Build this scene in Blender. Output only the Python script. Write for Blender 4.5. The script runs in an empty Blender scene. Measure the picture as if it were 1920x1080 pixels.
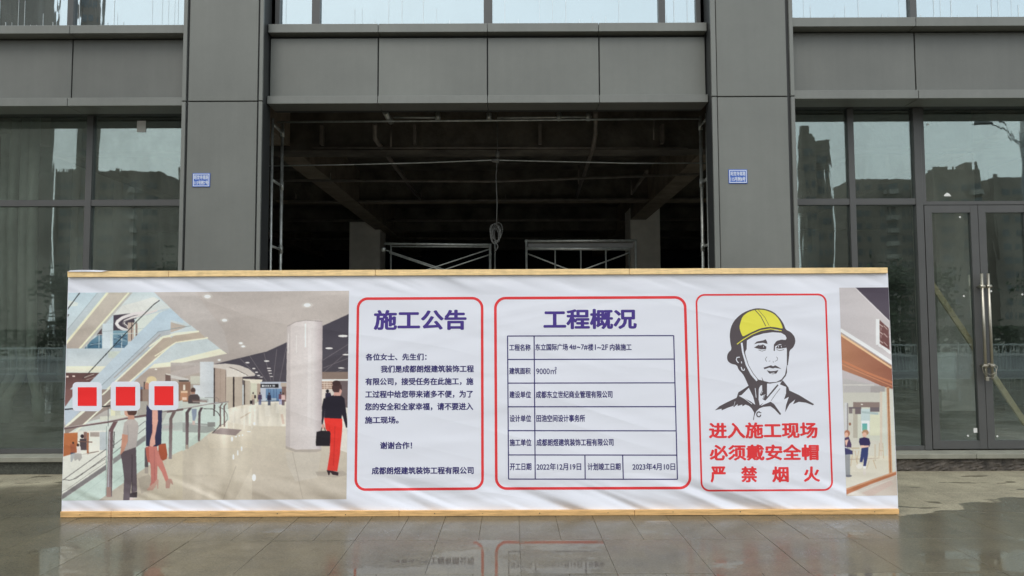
import bpy, bmesh, math, random
import numpy as np
from mathutils import Vector, Matrix
random.seed(7)
S = bpy.context.scene
COL = S.collection
# ------------------------------------------------------------------ camera
F = 1387.0; PITCH = math.radians(3.47); ROLL = math.radians(0.215); EYE = Vector((0, 0, 1.5))
_f = Vector((0, math.cos(PITCH), math.sin(PITCH))); _r = Vector((1, 0, 0)); _u = _r.cross(_f)
_R = _r * math.cos(ROLL) - _u * math.sin(ROLL); _U = _r * math.sin(ROLL) + _u * math.cos(ROLL)
cam = bpy.data.cameras.new('camera'); co = bpy.data.objects.new('camera', cam); COL.objects.link(co)
cam.sensor_width = 36; cam.lens = F / 1920 * 36; cam.clip_start = .1; cam.clip_end = 3000
M = Matrix((_R, _U, -_f)).transposed().to_4x4(); M.translation = EYE
co.matrix_world = M; S.camera = co
# ------------------------------------------------------------------ sky, sun, exposure
SUN_EL, SUN_AZ = math.radians(52), math.radians(200)      # azimuth measured from +Y, clockwise: behind and left of the camera
w = bpy.data.worlds.new('World'); S.world = w; w.use_nodes = True
nt = w.node_tree; nt.nodes.clear()
sky = nt.nodes.new('ShaderNodeTexSky'); sky.sky_type = 'NISHITA'; sky.sun_disc = False
sky.sun_elevation = SUN_EL; sky.sun_rotation = SUN_AZ; sky.air_density = 2; sky.dust_density = 6; sky.ozone_density = 1
mx = nt.nodes.new('ShaderNodeMixRGB'); mx.inputs[0].default_value = .86; mx.inputs[2].default_value = (8.6, 9.35, 9.9, 1)
bg = nt.nodes.new('ShaderNodeBackground'); bg.inputs[1].default_value = .12
wo = nt.nodes.new('ShaderNodeOutputWorld')
nt.links.new(sky.outputs[0], mx.inputs[1]); nt.links.new(mx.outputs[0], bg.inputs[0]); nt.links.new(bg.outputs[0], wo.inputs[0])
sl = bpy.data.lights.new('sun', 'SUN'); sl.energy = .6; sl.angle = math.radians(25); sl.color = (1, .97, .93)
so = bpy.data.objects.new('sun', sl); COL.objects.link(so)
sd = Vector((math.sin(SUN_AZ) * math.cos(SUN_EL), math.cos(SUN_AZ) * math.cos(SUN_EL), math.sin(SUN_EL)))
so.rotation_euler = sd.to_track_quat('Z', 'Y').to_euler(); so.location = sd * 50
S.view_settings.view_transform = 'Standard'; S.view_settings.look = 'None'
S.view_settings.exposure = .42; S.view_settings.gamma = 1; S.view_settings.use_curve_mapping = False
S.render.engine = 'CYCLES'

# ------------------------------------------------------------------ helpers
def at(px, py, Y):
    d = _f * F + _R * (px - 960) + _U * (540 - py)
    return EYE + d * (Y / d.y)
def AX(px, Y, py=350): return at(px, py, Y).x
def AZ(py, Y, px=960): return at(px, py, Y).z
def s2l(c):
    c = c / 255.0
    return c / 12.92 if c <= .04045 else ((c + .055) / 1.055) ** 2.4
WHITE = (s2l(222), s2l(225), s2l(240)); CLOTH = (.82, .83, .905)
def ink(r, g, b, k=.98):        # print colour as reflectance, relative to the white cloth
    return tuple(min(.93, k * cl * s2l(v) / wv) for v, wv, cl in zip((r, g, b), WHITE, CLOTH))
def tag(o, label=None, cat=None, group=None, kind=None):
    if label: o['label'] = label
    if cat: o['category'] = cat
    if group: o['group'] = group
    if kind: o['kind'] = kind
    return o
def empty(name, loc=(0, 0, 0), **k):
    o = bpy.data.objects.new(name, None); COL.objects.link(o); o.location = loc; o.empty_display_size = .1
    return tag(o, **k)
def link(name, me, m, parent=None):
    o = bpy.data.objects.new(name, me); COL.objects.link(o)
    if m and not me.materials: me.materials.append(m)
    if parent:
        o.parent = parent; o.matrix_parent_inverse = Matrix.Translation(-Vector(parent.location))
    return o
class MB:
    def __init__(s): s.b = bmesh.new()
    def box(s, x0, x1, y0, y1, z0, z1, bev=0):
        if x0 > x1: x0, x1 = x1, x0
        if z0 > z1: z0, z1 = z1, z0
        v = [s.b.verts.new(p) for p in ((x0,y0,z0),(x1,y0,z0),(x1,y1,z0),(x0,y1,z0),(x0,y0,z1),(x1,y0,z1),(x1,y1,z1),(x0,y1,z1))]
        f = [s.b.faces.new([v[i] for i in q]) for q in ((0,3,2,1),(4,5,6,7),(0,1,5,4),(1,2,6,5),(2,3,7,6),(3,0,4,7))]
        if bev:
            es = {e for q in f for e in q.edges}
            bmesh.ops.bevel(s.b, geom=list(es), offset=bev, segments=1, affect='EDGES')
        return s
    def tube(s, pts, r, n=8, cap=True):
        pts = [Vector(p) for p in pts]; rings = []
        up = None
        for i, p in enumerate(pts):
            a = (pts[min(i+1, len(pts)-1)] - pts[max(i-1, 0)]).normalized()
            if up is None:
                up = a.orthogonal().normalized()
            up = (up - a * up.dot(a)).normalized(); sd_ = a.cross(up)
            rr = r[i] if isinstance(r, (list, tuple)) else r
            rings.append([s.b.verts.new(p + (up * math.cos(t) + sd_ * math.sin(t)) * rr) for t in [2*math.pi*k/n for k in range(n)]])
        for A, B in zip(rings, rings[1:]):
            for k in range(n):
                fc = s.b.faces.new((A[k], A[(k+1) % n], B[(k+1) % n], B[k])); fc.smooth = True
        if cap:
            s.b.faces.new(rings[0][::-1]); s.b.faces.new(rings[-1])
        return s
    def poly(s, pts):
        try: s.b.faces.new([s.b.verts.new(p) for p in pts])
        except ValueError: pass
        return s
    def slab_poly(s, pts, d):       # polygon in a vertical plane, extruded along +Y by d
        a = [s.b.verts.new(p) for p in pts]; b = [s.b.verts.new(Vector(p) + Vector((0, d, 0))) for p in pts]
        s.b.faces.new(a); s.b.faces.new(b[::-1])
        for i in range(len(a)): s.b.faces.new((a[i], b[i], b[(i+1) % len(a)], a[(i+1) % len(a)]))
        return s
    def build(s, name, m, parent=None, norm=True):
        if norm: bmesh.ops.recalc_face_normals(s.b, faces=s.b.faces)
        me = bpy.data.meshes.new(name); s.b.to_mesh(me); s.b.free()
        return link(name, me, m, parent)
def box(name, x0, x1, y0, y1, z0, z1, m, parent=None, bev=0): return MB().box(x0, x1, y0, y1, z0, z1, bev).build(name, m, parent)
def tube(name, pts, r, m, parent=None, n=8): return MB().tube(pts, r, n).build(name, m, parent)
def P(n, k, v):
    if k in n.inputs: n.inputs[k].default_value = v
def mat(name, col, rough=.5, metal=0, var=.12, vscale=3, stretch=(1, 1, 1), bump=0, bscale=60, spec=.5, detail=6, rvar=0, streak=0):
    m = bpy.data.materials.new(name); m.use_nodes = True; t = m.node_tree; b = t.nodes['Principled BSDF']
    L = t.links.new
    P(b, 'Roughness', rough); P(b, 'Metallic', metal); P(b, 'Specular IOR Level', spec)
    g = t.nodes.new('ShaderNodeNewGeometry'); mp = t.nodes.new('ShaderNodeMapping'); mp.inputs['Scale'].default_value = stretch
    L(g.outputs['Position'], mp.inputs[0])
    n = t.nodes.new('ShaderNodeTexNoise'); n.inputs['Scale'].default_value = vscale; n.inputs['Detail'].default_value = detail; n.inputs['Roughness'].default_value = .62
    L(mp.outputs[0], n.inputs['Vector'])
    r = t.nodes.new('ShaderNodeMapRange'); r.inputs[1].default_value = .3; r.inputs[2].default_value = .7; r.inputs[3].default_value = 1 - var; r.inputs[4].default_value = 1 + var
    L(n.outputs[0], r.inputs[0])
    v = t.nodes.new('ShaderNodeVectorMath'); v.operation = 'SCALE'; v.inputs[0].default_value = col[:3]
    L(r.outputs[0], v.inputs['Scale']); L(v.outputs[0], b.inputs['Base Color'])
    if streak:          # rain-washed dust: fine vertical runs, blotches, and a small tone step from one sheet to the next
        m2 = t.nodes.new('ShaderNodeMapping'); m2.inputs['Scale'].default_value = (9, 9, .55); L(g.outputs['Position'], m2.inputs[0])
        n2 = t.nodes.new('ShaderNodeTexNoise'); n2.inputs['Scale'].default_value = 1.6; n2.inputs['Detail'].default_value = 5; L(m2.outputs[0], n2.inputs['Vector'])
        n3 = t.nodes.new('ShaderNodeTexNoise'); n3.inputs['Scale'].default_value = 26; n3.inputs['Detail'].default_value = 5; L(g.outputs['Position'], n3.inputs['Vector'])
        oi = t.nodes.new('ShaderNodeObjectInfo')
        def mr(sock, a, b_, c, d):
            q_ = t.nodes.new('ShaderNodeMapRange')
            for i_, x_ in enumerate((a, b_, c, d)): q_.inputs[i_+1].default_value = x_
            L(sock, q_.inputs[0]); return q_.outputs[0]
        def mul(a, b_):
            q_ = t.nodes.new('ShaderNodeMath'); q_.operation = 'MULTIPLY'; L(a, q_.inputs[0]); L(b_, q_.inputs[1]); return q_.outputs[0]
        k = mul(mul(r.outputs[0], mr(n2.outputs[0], .35, .75, 1 - streak*.5, 1 + streak)), mul(mr(oi.outputs['Random'], 0, 1, .95, 1.05), mr(n3.outputs[0], .3, .75, 1 - streak*.3, 1 + streak*.4)))
        L(k, v.inputs['Scale'])
    if rvar:
        q = t.nodes.new('ShaderNodeMapRange'); q.inputs[1].default_value = .3; q.inputs[2].default_value = .7; q.inputs[3].default_value = rough - rvar; q.inputs[4].default_value = rough + rvar
        L(n.outputs[0], q.inputs[0]); L(q.outputs[0], b.inputs['Roughness'])
    if bump:
        k = t.nodes.new('ShaderNodeTexNoise'); k.inputs['Scale'].default_value = bscale; k.inputs['Detail'].default_value = 4
        L(mp.outputs[0], k.inputs['Vector'])
        bp = t.nodes.new('ShaderNodeBump'); bp.inputs['Strength'].default_value = 1; bp.inputs['Distance'].default_value = bump
        L(k.outputs[0], bp.inputs['Height']); L(bp.outputs[0], b.inputs['Normal'])
    return m
# wrinkles of the stretched cloth: one group shared by the cloth and everything printed on it
def wrinkle_group():
    g = bpy.data.node_groups.new('cloth_wrinkles', 'ShaderNodeTree')
    g.interface.new_socket('Normal', in_out='OUTPUT', socket_type='NodeSocketVector')
    o = g.nodes.new('NodeGroupOutput'); L = g.links.new
    geo = g.nodes.new('ShaderNodeNewGeometry'); sep = g.nodes.new('ShaderNodeSeparateXYZ'); L(geo.outputs['Position'], sep.inputs[0])
    def M1(op, a, b=None, c=None):
        n = g.nodes.new('ShaderNodeMath'); n.operation = op
        for i, x in enumerate((a, b, c)):
            if x is None: continue
            if isinstance(x, (int, float)): n.inputs[i].default_value = x
            else: L(x, n.inputs[i])
        return n.outputs[0]
    def noise(rot, sc, scale, dist=0., detail=2.):
        mp = g.nodes.new('ShaderNodeMapping'); mp.inputs['Rotation'].default_value = (0, rot, 0)
        mp2 = g.nodes.new('ShaderNodeMapping'); mp2.inputs['Scale'].default_value = sc
        L(geo.outputs['Position'], mp.inputs[0]); L(mp.outputs[0], mp2.inputs[0])
        n = g.nodes.new('ShaderNodeTexNoise'); n.inputs['Scale'].default_value = scale; n.inputs['Detail'].default_value = detail
        n.inputs['Distortion'].default_value = dist; n.inputs['Roughness'].default_value = .45
        L(mp2.outputs[0], n.inputs['Vector']); return n.outputs[0]
    z = sep.outputs[2]
    low = M1('SMOOTH_MIN', M1('MAXIMUM', M1('SUBTRACT', .34, z), 0), 1, .05)
    low = M1('MULTIPLY', low, 2.4)
    top = M1('MULTIPLY', M1('MAXIMUM', M1('SUBTRACT', z, 1.82), 0), 2.6)
    edge = M1('ADD', low, top)
    a = M1('MULTIPLY', M1('SUBTRACT', noise(math.radians(-22), (.5, 1, 3.6), 1.7, .3, 1), .5), edge)
    a = M1('MULTIPLY', a, .16)
    b = M1('MULTIPLY', M1('POWER', noise(math.radians(7), (.45, 1, 2.6), 1.1, .6, 2), 2.), .015)
    c = M1('MULTIPLY', M1('ABSOLUTE', M1('SUBTRACT', noise(math.radians(-12), (.35, 1, 2.4), 1.0, 1.0, 1), .5)), .014)
    h = M1('ADD', M1('ADD', a, b), M1('SUBTRACT', 0, c))
    bp = g.nodes.new('ShaderNodeBump'); bp.inputs['Strength'].default_value = 1; bp.inputs['Distance'].default_value = 1
    L(h, bp.inputs['Height']); L(bp.outputs[0], o.inputs[0])
    return g
WR = wrinkle_group()
def cloth_mat(name, col=None, attr=None, rough=.55):
    m = bpy.data.materials.new(name); m.use_nodes = True; t = m.node_tree; b = t.nodes['Principled BSDF']
    P(b, 'Roughness', rough); P(b, 'Specular IOR Level', .35)
    if attr:
        a = t.nodes.new('ShaderNodeVertexColor'); a.layer_name = attr
        t.links.new(a.outputs[0], b.inputs['Base Color'])
    else: P(b, 'Base Color', (*col, 1))
    g = t.nodes.new('ShaderNodeGroup'); g.node_tree = WR; t.links.new(g.outputs[0], b.inputs['Normal'])
    return m
def glass_mat(name, refl, tint, wav=.0016, wsc=(5, 5, .9), dirt=.045, gcol=(.86, .985, .955)):
    m = bpy.data.materials.new(name); m.use_nodes = True; t = m.node_tree; t.nodes.clear(); L = t.links.new
    out = t.nodes.new('ShaderNodeOutputMaterial'); mixs = t.nodes.new('ShaderNodeMixShader'); mixd = t.nodes.new('ShaderNodeMixShader')
    tr = t.nodes.new('ShaderNodeBsdfTransparent'); tr.inputs[0].default_value = (*tint, 1)
    gl = t.nodes.new('ShaderNodeBsdfGlossy'); gl.inputs['Roughness'].default_value = .012; gl.inputs[0].default_value = (*gcol, 1)
    df = t.nodes.new('ShaderNodeBsdfDiffuse'); df.inputs[0].default_value = (.27, .31, .27, 1)
    lw = t.nodes.new('ShaderNodeFresnel'); lw.inputs[0].default_value = 1.5
    ad = t.nodes.new('ShaderNodeMath'); ad.operation = 'ADD'; ad.use_clamp = True; ad.inputs[1].default_value = refl
    L(lw.outputs[0], ad.inputs[0]); L(ad.outputs[0], mixs.inputs[0]); L(tr.outputs[0], mixs.inputs[1]); L(gl.outputs[0], mixs.inputs[2])
    g = t.nodes.new('ShaderNodeNewGeometry'); mp = t.nodes.new('ShaderNodeMapping'); mp.inputs['Scale'].default_value = wsc
    L(g.outputs['Position'], mp.inputs[0])
    n = t.nodes.new('ShaderNodeTexNoise'); n.inputs['Scale'].default_value = 1; n.inputs['Detail'].default_value = 2.5; n.inputs['Distortion'].default_value = .5
    L(mp.outputs[0], n.inputs['Vector'])
    bp = t.nodes.new('ShaderNodeBump'); bp.inputs['Distance'].default_value = wav; bp.inputs['Strength'].default_value = 1
    L(n.outputs[0], bp.inputs['Height']); L(bp.outputs[0], gl.inputs['Normal'])
    mp2 = t.nodes.new('ShaderNodeMapping'); mp2.inputs['Scale'].default_value = (1.3, 1.3, .8); L(g.outputs['Position'], mp2.inputs[0])
    n2 = t.nodes.new('ShaderNodeTexNoise'); n2.inputs['Scale'].default_value = 2; n2.inputs['Detail'].default_value = 7; L(mp2.outputs[0], n2.inputs['Vector'])
    r = t.nodes.new('ShaderNodeMapRange'); r.inputs[1].default_value = .42; r.inputs[2].default_value = .75; r.inputs[3].default_value = dirt * .35; r.inputs[4].default_value = dirt * 2.4
    L(n2.outputs[0], r.inputs[0]); L(r.outputs[0], mixd.inputs[0]); L(mixs.outputs[0], mixd.inputs[1]); L(df.outputs[0], mixd.inputs[2])
    L(mixd.outputs[0], out.inputs[0])
    return m
# ------------------------------------------------------------------ materials
m_panel = mat('grey_aluminium_panel', (.150, .154, .141), .42, 0, .14, .7, streak=.045, bump=.0004, bscale=90, spec=.45, rvar=.06)
m_panel_c = mat('pale_grey_aluminium_panel', (.176, .182, .166), .42, 0, .14, .7, streak=.035, bump=.0004, bscale=90, spec=.45, rvar=.06)
m_panel_l = mat('grey_aluminium_trim', (.182, .188, .172), .38, 0, .08, 2, streak=.04, spec=.5)
m_dark = mat('charcoal_metal', (.035, .037, .037), .5, 0, .15, 3)
m_frame = mat('window_frame_metal', (.085, .085, .083), .4, 0, .08, 4, spec=.5)
m_glass = glass_mat('tinted_glass', .122, (.94, .965, .945), wav=.0005)
m_glass_w = glass_mat('wavy_tinted_glass', .13, (.94, .965, .945), wav=.0006, wsc=(5, 5, .5), dirt=.085)
m_glass_u = glass_mat('reflective_upper_glass', .47, (.4, .46, .46), wav=.0009, dirt=.02, gcol=(.84, .95, 1.))
m_conc = mat('dark_concrete', (.105, .095, .078), .9, 0, .55, 2.2, bump=.01, bscale=14)  # concrete with a dark base colour and blotchy tone
m_conc_p = mat('plastered_column', (.9, .86, .80), .85, 0, .15, 2)
m_brownbeam = mat('fireproofed_beam', (.235, .195, .145), .9, 0, .35, 3, bump=.006, bscale=22)
m_galv = mat('galvanised_tube', (.46, .48, .45), .38, .55, .25, 14)
m_pipe = mat('painted_sprinkler_pipe', (.17, .15, .13), .55, 0, .3, 6)
m_wood_t = mat('pine_batten_lit', (.92, .66, .33), .5, 0, .2, 5, stretch=(1.5, 8, 14), bump=.0008, bscale=30, streak=.1)  # same pine, lightened in colour for light falling on the top batten
m_wood = mat('pine_batten', (.74, .45, .19), .5, 0, .3, 5, stretch=(1.2, 8, 14), bump=.0008, bscale=30)
m_stick = mat('raw_timber', (.95, .74, .46), .6, 0, .2, 5)
m_steel = mat('brushed_steel', (.45, .42, .35), .36, .9, .1, 20)
m_granite = mat('dark_polished_granite', (.062, .065, .055), .35, 0, .5, 55, spec=.5, rvar=.08)
m_rubble = mat('chipped_dark_stone', (.085, .072, .06), .75, 0, .8, 9, bump=.008, bscale=30)
m_step = mat('step_stone', (.25, .245, .20), .7, 0, .18, 5, bump=.002, bscale=60)
m_pvc = mat('grey_plastic_pipe', (.36, .38, .33), .45, 0, .15, 4)
m_white = mat('white_paper', (.75, .75, .72), .7, 0, .05, 8)
m_board = mat('pale_board', (.82, .86, .82), .7, 0, .1, 5)
m_wire = mat('dusty_cable', (.16, .16, .15), .6, 0, .1, 5)
m_film = mat('protective_film', (.8, .84, .84), .4, 0, .1, 3)
m_asph = mat('asphalt', (.05, .05, .052), .55, 0, .25, 4, bump=.004, bscale=120)
m_kerb = mat('kerb_stone', (.26, .26, .25), .8, 0, .15, 5)
m_tower = mat('tower_render', (.34, .33, .30), .85, 0, .2, .12)
m_tower2 = mat('tower_render_brown', (.21, .185, .155), .85, 0, .25, .1)
m_towerg = mat('tower_window_glass', (.11, .12, .12), .45, 0, .3, .5)
m_lamp = mat('lamp_metal', (.14, .15, .16), .4, .3, .1, 5)
m_leaf = mat('dark_foliage', (.045, .065, .03), .8, 0, .5, 2)
m_bark = mat('bark', (.09, .075, .055), .9, 0, .3, 6)
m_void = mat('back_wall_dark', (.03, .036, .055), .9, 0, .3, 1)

# ------------------------------------------------------------------ the ground
def wet_mat():
    m = bpy.data.materials.new('granite_paving_wet_and_dry'); m.use_nodes = True; t = m.node_tree; b = t.nodes['Principled BSDF']; L = t.links.new
    g = t.nodes.new('ShaderNodeNewGeometry'); sep = t.nodes.new('ShaderNodeSeparateXYZ'); L(g.outputs['Position'], sep.inputs[0])
    def N(sc, det=4, st=(1, 1, 1), rough=.55, dist=0):
        mp = t.nodes.new('ShaderNodeMapping'); mp.inputs['Scale'].default_value = st; L(g.outputs['Position'], mp.inputs[0])
        n = t.nodes.new('ShaderNodeTexNoise'); n.inputs['Scale'].default_value = sc; n.inputs['Detail'].default_value = det; n.inputs['Roughness'].default_value = rough; n.inputs['Distortion'].default_value = dist
        L(mp.outputs[0], n.inputs['Vector']); return n.outputs[0]
    def MA(op, a, b_=None, c=None, cl=False):
        n = t.nodes.new('ShaderNodeMath'); n.operation = op; n.use_clamp = cl
        for i, x in enumerate((a, b_, c)):
            if x is None: continue
            if isinstance(x, (int, float)): n.inputs[i].default_value = x
            else: L(x, n.inputs[i])
        return n.outputs[0]
    def MR(v, a, b_, c, d, sm=False):
        n = t.nodes.new('ShaderNodeMapRange'); n.interpolation_type = 'SMOOTHSTEP' if sm else 'LINEAR'
        for i, x in enumerate((a, b_, c, d)):
            if isinstance(x, (int, float)): n.inputs[i+1].default_value = x
            else: L(x, n.inputs[i+1])
        L(v, n.inputs[0]); return n.outputs[0]
    X, Y = sep.outputs[0], sep.outputs[1]
    # distance past the edge of the wet film: the edge runs from (-5,7.35) over (3.2,6.15) to (5.2,7.3)
    edge = MR(X, 3.1, 4.9, 6.2, 7.0); edgel = MR(X, -5.5, -3.5, 7.5, 7.15)
    E_ = MA('ADD', MA('MULTIPLY', edge, MA('GREATER_THAN', X, 0)), MA('MULTIPLY', edgel, MA('LESS_THAN', X, 0.0001)))
    v = t.nodes.new('ShaderNodeTexVoronoi'); v.inputs['Scale'].default_value = 3.1; v.feature = 'SMOOTH_F1'
    L(g.outputs['Position'], v.inputs['Vector'])
    d = MA('SUBTRACT', MA('ADD', Y, MA('MULTIPLY', MA('SUBTRACT', v.outputs['Distance'], .3), .75)), E_)
    d = MA('ADD', d, MA('MULTIPLY', MA('SUBTRACT', N(2.2, 5), .5), .5))
    d = MA('SUBTRACT', d, MA('MULTIPLY', MA('MULTIPLY', MA('LESS_THAN', X, 3.15), MA('GREATER_THAN', X, 0)), .9))
    dryR = MR(d, -.02, .03, 0, 1, True); dryL = MR(d, -.15, .35, 0, 1, True)
    dry = MA('ADD', MA('MULTIPLY', dryR, MA('GREATER_THAN', X, 0)), MA('MULTIPLY', dryL, MA('LESS_THAN', X, 0.0001)))
    spots = MR(N(2.3, 3, (.8, 2.6, 1), .5), .62, .645, 1, .12, True)
    dry = MA('MULTIPLY', dry, spots)
    wet = MA('SUBTRACT', 1, dry)
    oi = t.nodes.new('ShaderNodeObjectInfo')
    speck = MR(N(60, 5, rough=.9), .33, .67, .5, 1.55); blot = MR(N(2.6, 7, rough=.7), .3, .7, .7, 1.3); per = MR(oi.outputs['Random'], 0, 1, .93, 1.07)
    k = MA('MULTIPLY', MA('MULTIPLY', speck, blot), per)
    cr = t.nodes.new('ShaderNodeMixRGB'); L(dry, cr.inputs[0]); cr.inputs[1].default_value = (.090, .075, .042, 1); cr.inputs[2].default_value = (.280, .250, .176, 1)
    sc = t.nodes.new('ShaderNodeVectorMath'); sc.operation = 'SCALE'; L(cr.outputs[0], sc.inputs[0]); L(k, sc.inputs['Scale'])
    L(sc.outputs[0], b.inputs['Base Color'])
    P(b, 'Roughness', .8)
    # water film: standing in places (sharp), elsewhere thin over the bush-hammered stone (blurred)
    pn = MA('ADD', N(.85, 4, (1, 1.7, 1), .6), MA('MULTIPLY', MA('SUBTRACT', oi.outputs['Random'], .5), .16))
    pn = MA('ADD', pn, MR(Y, 4.8, 5.55, .09, -.03))
    pn = MA('ADD', pn, MA('MULTIPLY', MA('SUBTRACT', N(17, 5, rough=.75), .5), .22))
    pud = MR(pn, .57, .625, 0, 1, True)
    P(b, 'Coat IOR', 1.5)
    grain = MA('MULTIPLY', MR(N(48, 4, rough=.8), .36, .62, .42, 1), MR(N(5, 6, rough=.7), .35, .6, .72, 1))
    L(MA('MULTIPLY', wet, MA('MAXIMUM', grain, MA('MULTIPLY', pud, .9))), b.inputs['Coat Weight'])
    L(MR(pud, 0, 1, .18, .03), b.inputs['Coat Roughness'])
    bp = t.nodes.new('ShaderNodeBump'); bp.inputs['Strength'].default_value = 1; bp.inputs['Distance'].default_value = .0012
    L(N(120, 3), bp.inputs['Height']); L(bp.outputs[0], b.inputs['Normal'])
    bp2 = t.nodes.new('ShaderNodeBump'); bp2.inputs['Strength'].default_value = 1
    L(MR(pud, 0, 1, .0012, .00012), bp2.inputs['Distance'])
    L(N(38, 3), bp2.inputs['Height']); L(bp2.outputs[0], b.inputs['Coat Normal'])
    return m
m_pave = wet_mat()
gm = MB(); gm.poly([(-1500, -1500, -.03), (1500, -1500, -.03), (1500, 1500, -.03), (-1500, 1500, -.03)])
tag(gm.build('ground', mat('distant_ground', (.2, .19, .16), .9)), kind='structure')
pv = MB(); pv.poly([(-30, -7, -.006), (30, -7, -.006), (30, 8.1, -.006), (-30, 8.1, -.006)])
pave = tag(pv.build('pavement', m_pave), kind='structure')
SW, SD = .30, .76
x0 = .05 - 21 * SW
def slab_mesh(wd):
    g = MB(); g.box(-wd/2 + .001, wd/2 - .001, -SD/2 + .001, SD/2 - .001, -.02, 0, bev=.0018)
    bmesh.ops.recalc_face_normals(g.b, faces=g.b.faces)
    me = bpy.data.meshes.new('paving_slab'); g.b.to_mesh(me); g.b.free(); me.materials.append(m_pave); return me
sm = slab_mesh(SW); sm2 = slab_mesh(2*SW); vis_double = lambda r: r not in (16,)
extra = MB()
rows = [3.18 + i * SD for i in range(-13, 7)]
for r, y in enumerate(rows):
    yc = y + SD/2 + .008
    i = -61
    while i < 99:
        i += 1; wd_ = 1
        if vis_double(r) and random.random() < (.8 if r in (16, 15) else .35): wd_ = 2
        xc = x0 + (i + .5 * wd_) * SW; i += wd_ - 1
        if abs(xc) > 16: continue
        vis = yc > 4.2 and abs(xc) < .72 * yc + .4
        if vis:
            o = link('paving_slab', sm if wd_ == 1 else sm2, None, pave); o.location = (xc, yc, random.uniform(-.0012, .0008))
            o.rotation_euler = (random.gauss(0, .0011), random.gauss(0, .0011), 0)
        elif abs(xc) < 9.5:
            extra.box(xc - SW*wd_/2 + .001, xc + SW*wd_/2 - .001, yc - SD/2 + .0022, yc + SD/2 - .0022, -.02, 0)
tag(extra.build('paving_field', m_pave, pave), kind='stuff')
# street behind the camera (seen mirrored in the glass)
rd = MB(); rd.poly([(-200, -26, -.02), (200, -26, -.02), (200, -7.15, -.02), (-200, -7.15, -.02)])
tag(rd.build('road', m_asph), kind='structure')
ln = MB()
for i in range(-20, 20): ln.box(i*6, i*6+3, -16.57, -16.43, -.02, -.014)
tag(ln.build('road_marking', m_white), kind='structure')
tag(box('kerb', -200, 200, -7.15, -7.0, -.03, .0, m_kerb), kind='structure')
tag(box('far_pavement', -200, 200, -32, -26, -.03, .1, m_kerb), kind='structure')

# ------------------------------------------------------------------ the building
YP, YG = 7.85, 8.27           # pillar face, glass line
B = empty('commercial_building', (0, 8.2, 0), label='dark grey aluminium clad shop building with gutted ground floor behind the banner', cat='building')
PW = {}
def pillar(side, pxs, joint_px, jx):
    a, a1, b0, b1, c0, c1 = [AX(p, YP) for p in pxs]     # outer trim, groove, panel, groove, inner trim
    zj = AZ(joint_px, YP, jx)
    box('pillar_core', a + .004, c1 - .004, YP + .022, 8.12, 0, 8, m_dark, B)
    box('pillar_core', a + .004 + (.11 if side == 'R' else 0), c1 - .004 - (.11 if side == 'L' else 0), 8.1205, 8.42, 0, 8, m_dark, B)
    for z0, z1 in ((0, zj - .006), (zj + .006, 5.6), (5.612, 8)):
        box('pillar_panel', b0, b1, YP, YP + .021, z0, z1, m_panel_c, B, .003)
        box('pillar_trim', a, a1, YP - .012, YP + .021, z0, z1, m_panel_l, B, .002)
        box('pillar_trim', c0, c1, YP - .012, YP + .021, z0, z1, m_panel_l, B, .002)
    PW[side] = (a, c1)
pillar('L', (338, 345, 349, 479.5, 483, 489.5), 190, 415)
pillar('R', (1338, 1347, 1348.8, 1481, 1487, 1494), 181, 1415)
XLi, XRi = PW['L'][1], PW['R'][0]; XLo, XRo = PW['L'][0], PW['R'][1]
for s, (xa, xb) in (('l', (-9.6, -8.8)), ('r', (8.8, 9.6))):
    box('pillar_core', xa, xb, YP + .02, 8.42, 0, 8, m_dark, B)
    box('pillar_panel', xa + .08, xb - .08, YP, YP + .019, 0, 8, m_panel, B)
ZU = 5.9
def band(x0, x1, yl, yp, joints, lj, u0, u1, p0, p1, l0, l1, pxm, yb, mp=None):
    """a spandrel: upper ledge, recessed panels, lower ledge"""
    zu1, zu0 = AZ(u0, yl, pxm), AZ(u1, yl, pxm); zl1, zl0 = AZ(l0, yl, pxm), AZ(l1, yl, pxm)
    xs = [x0] + [AX(p, yl, 190) for p in lj] + [x1]
    for a, b in zip(xs, xs[1:]):
        box('upper_ledge', a + .003, b - .003, yl, yb, zu0, zu1, m_panel_l, B, .003)
        box('lower_ledge', a + .003, b - .003, yl, yb, zl0, zl1, m_panel_l, B, .003)
    xs = [x0] + [AX(p, yp, 120) for p in joints] + [x1]
    for a, b in zip(xs, xs[1:]):
        box('spandrel_panel', a + .007, b - .007, yp, yp + .025, zl1 - .02, AZ(p0, yp, pxm), mp or m_panel, B, .003)
    box('spandrel_backing', x0, x1, yp + .05, yb + .1, zl0 + .012, zu1 - .01, m_dark, B)  # dark strip left bare above the panels stands in for the ledge's shadow
    return zu0, zu1, zl0, zl1
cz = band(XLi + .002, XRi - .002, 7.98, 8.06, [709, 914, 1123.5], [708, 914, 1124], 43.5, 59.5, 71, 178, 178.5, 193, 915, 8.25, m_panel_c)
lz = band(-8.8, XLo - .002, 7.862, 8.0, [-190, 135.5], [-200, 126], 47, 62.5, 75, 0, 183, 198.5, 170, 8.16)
rz = band(XRo + .002, 8.8, 7.862, 8.0, [1716, 2040], [1723, 2050], 32, 49, 61.5, 0, 168.5, 184.5, 1700, 8.16)
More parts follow.
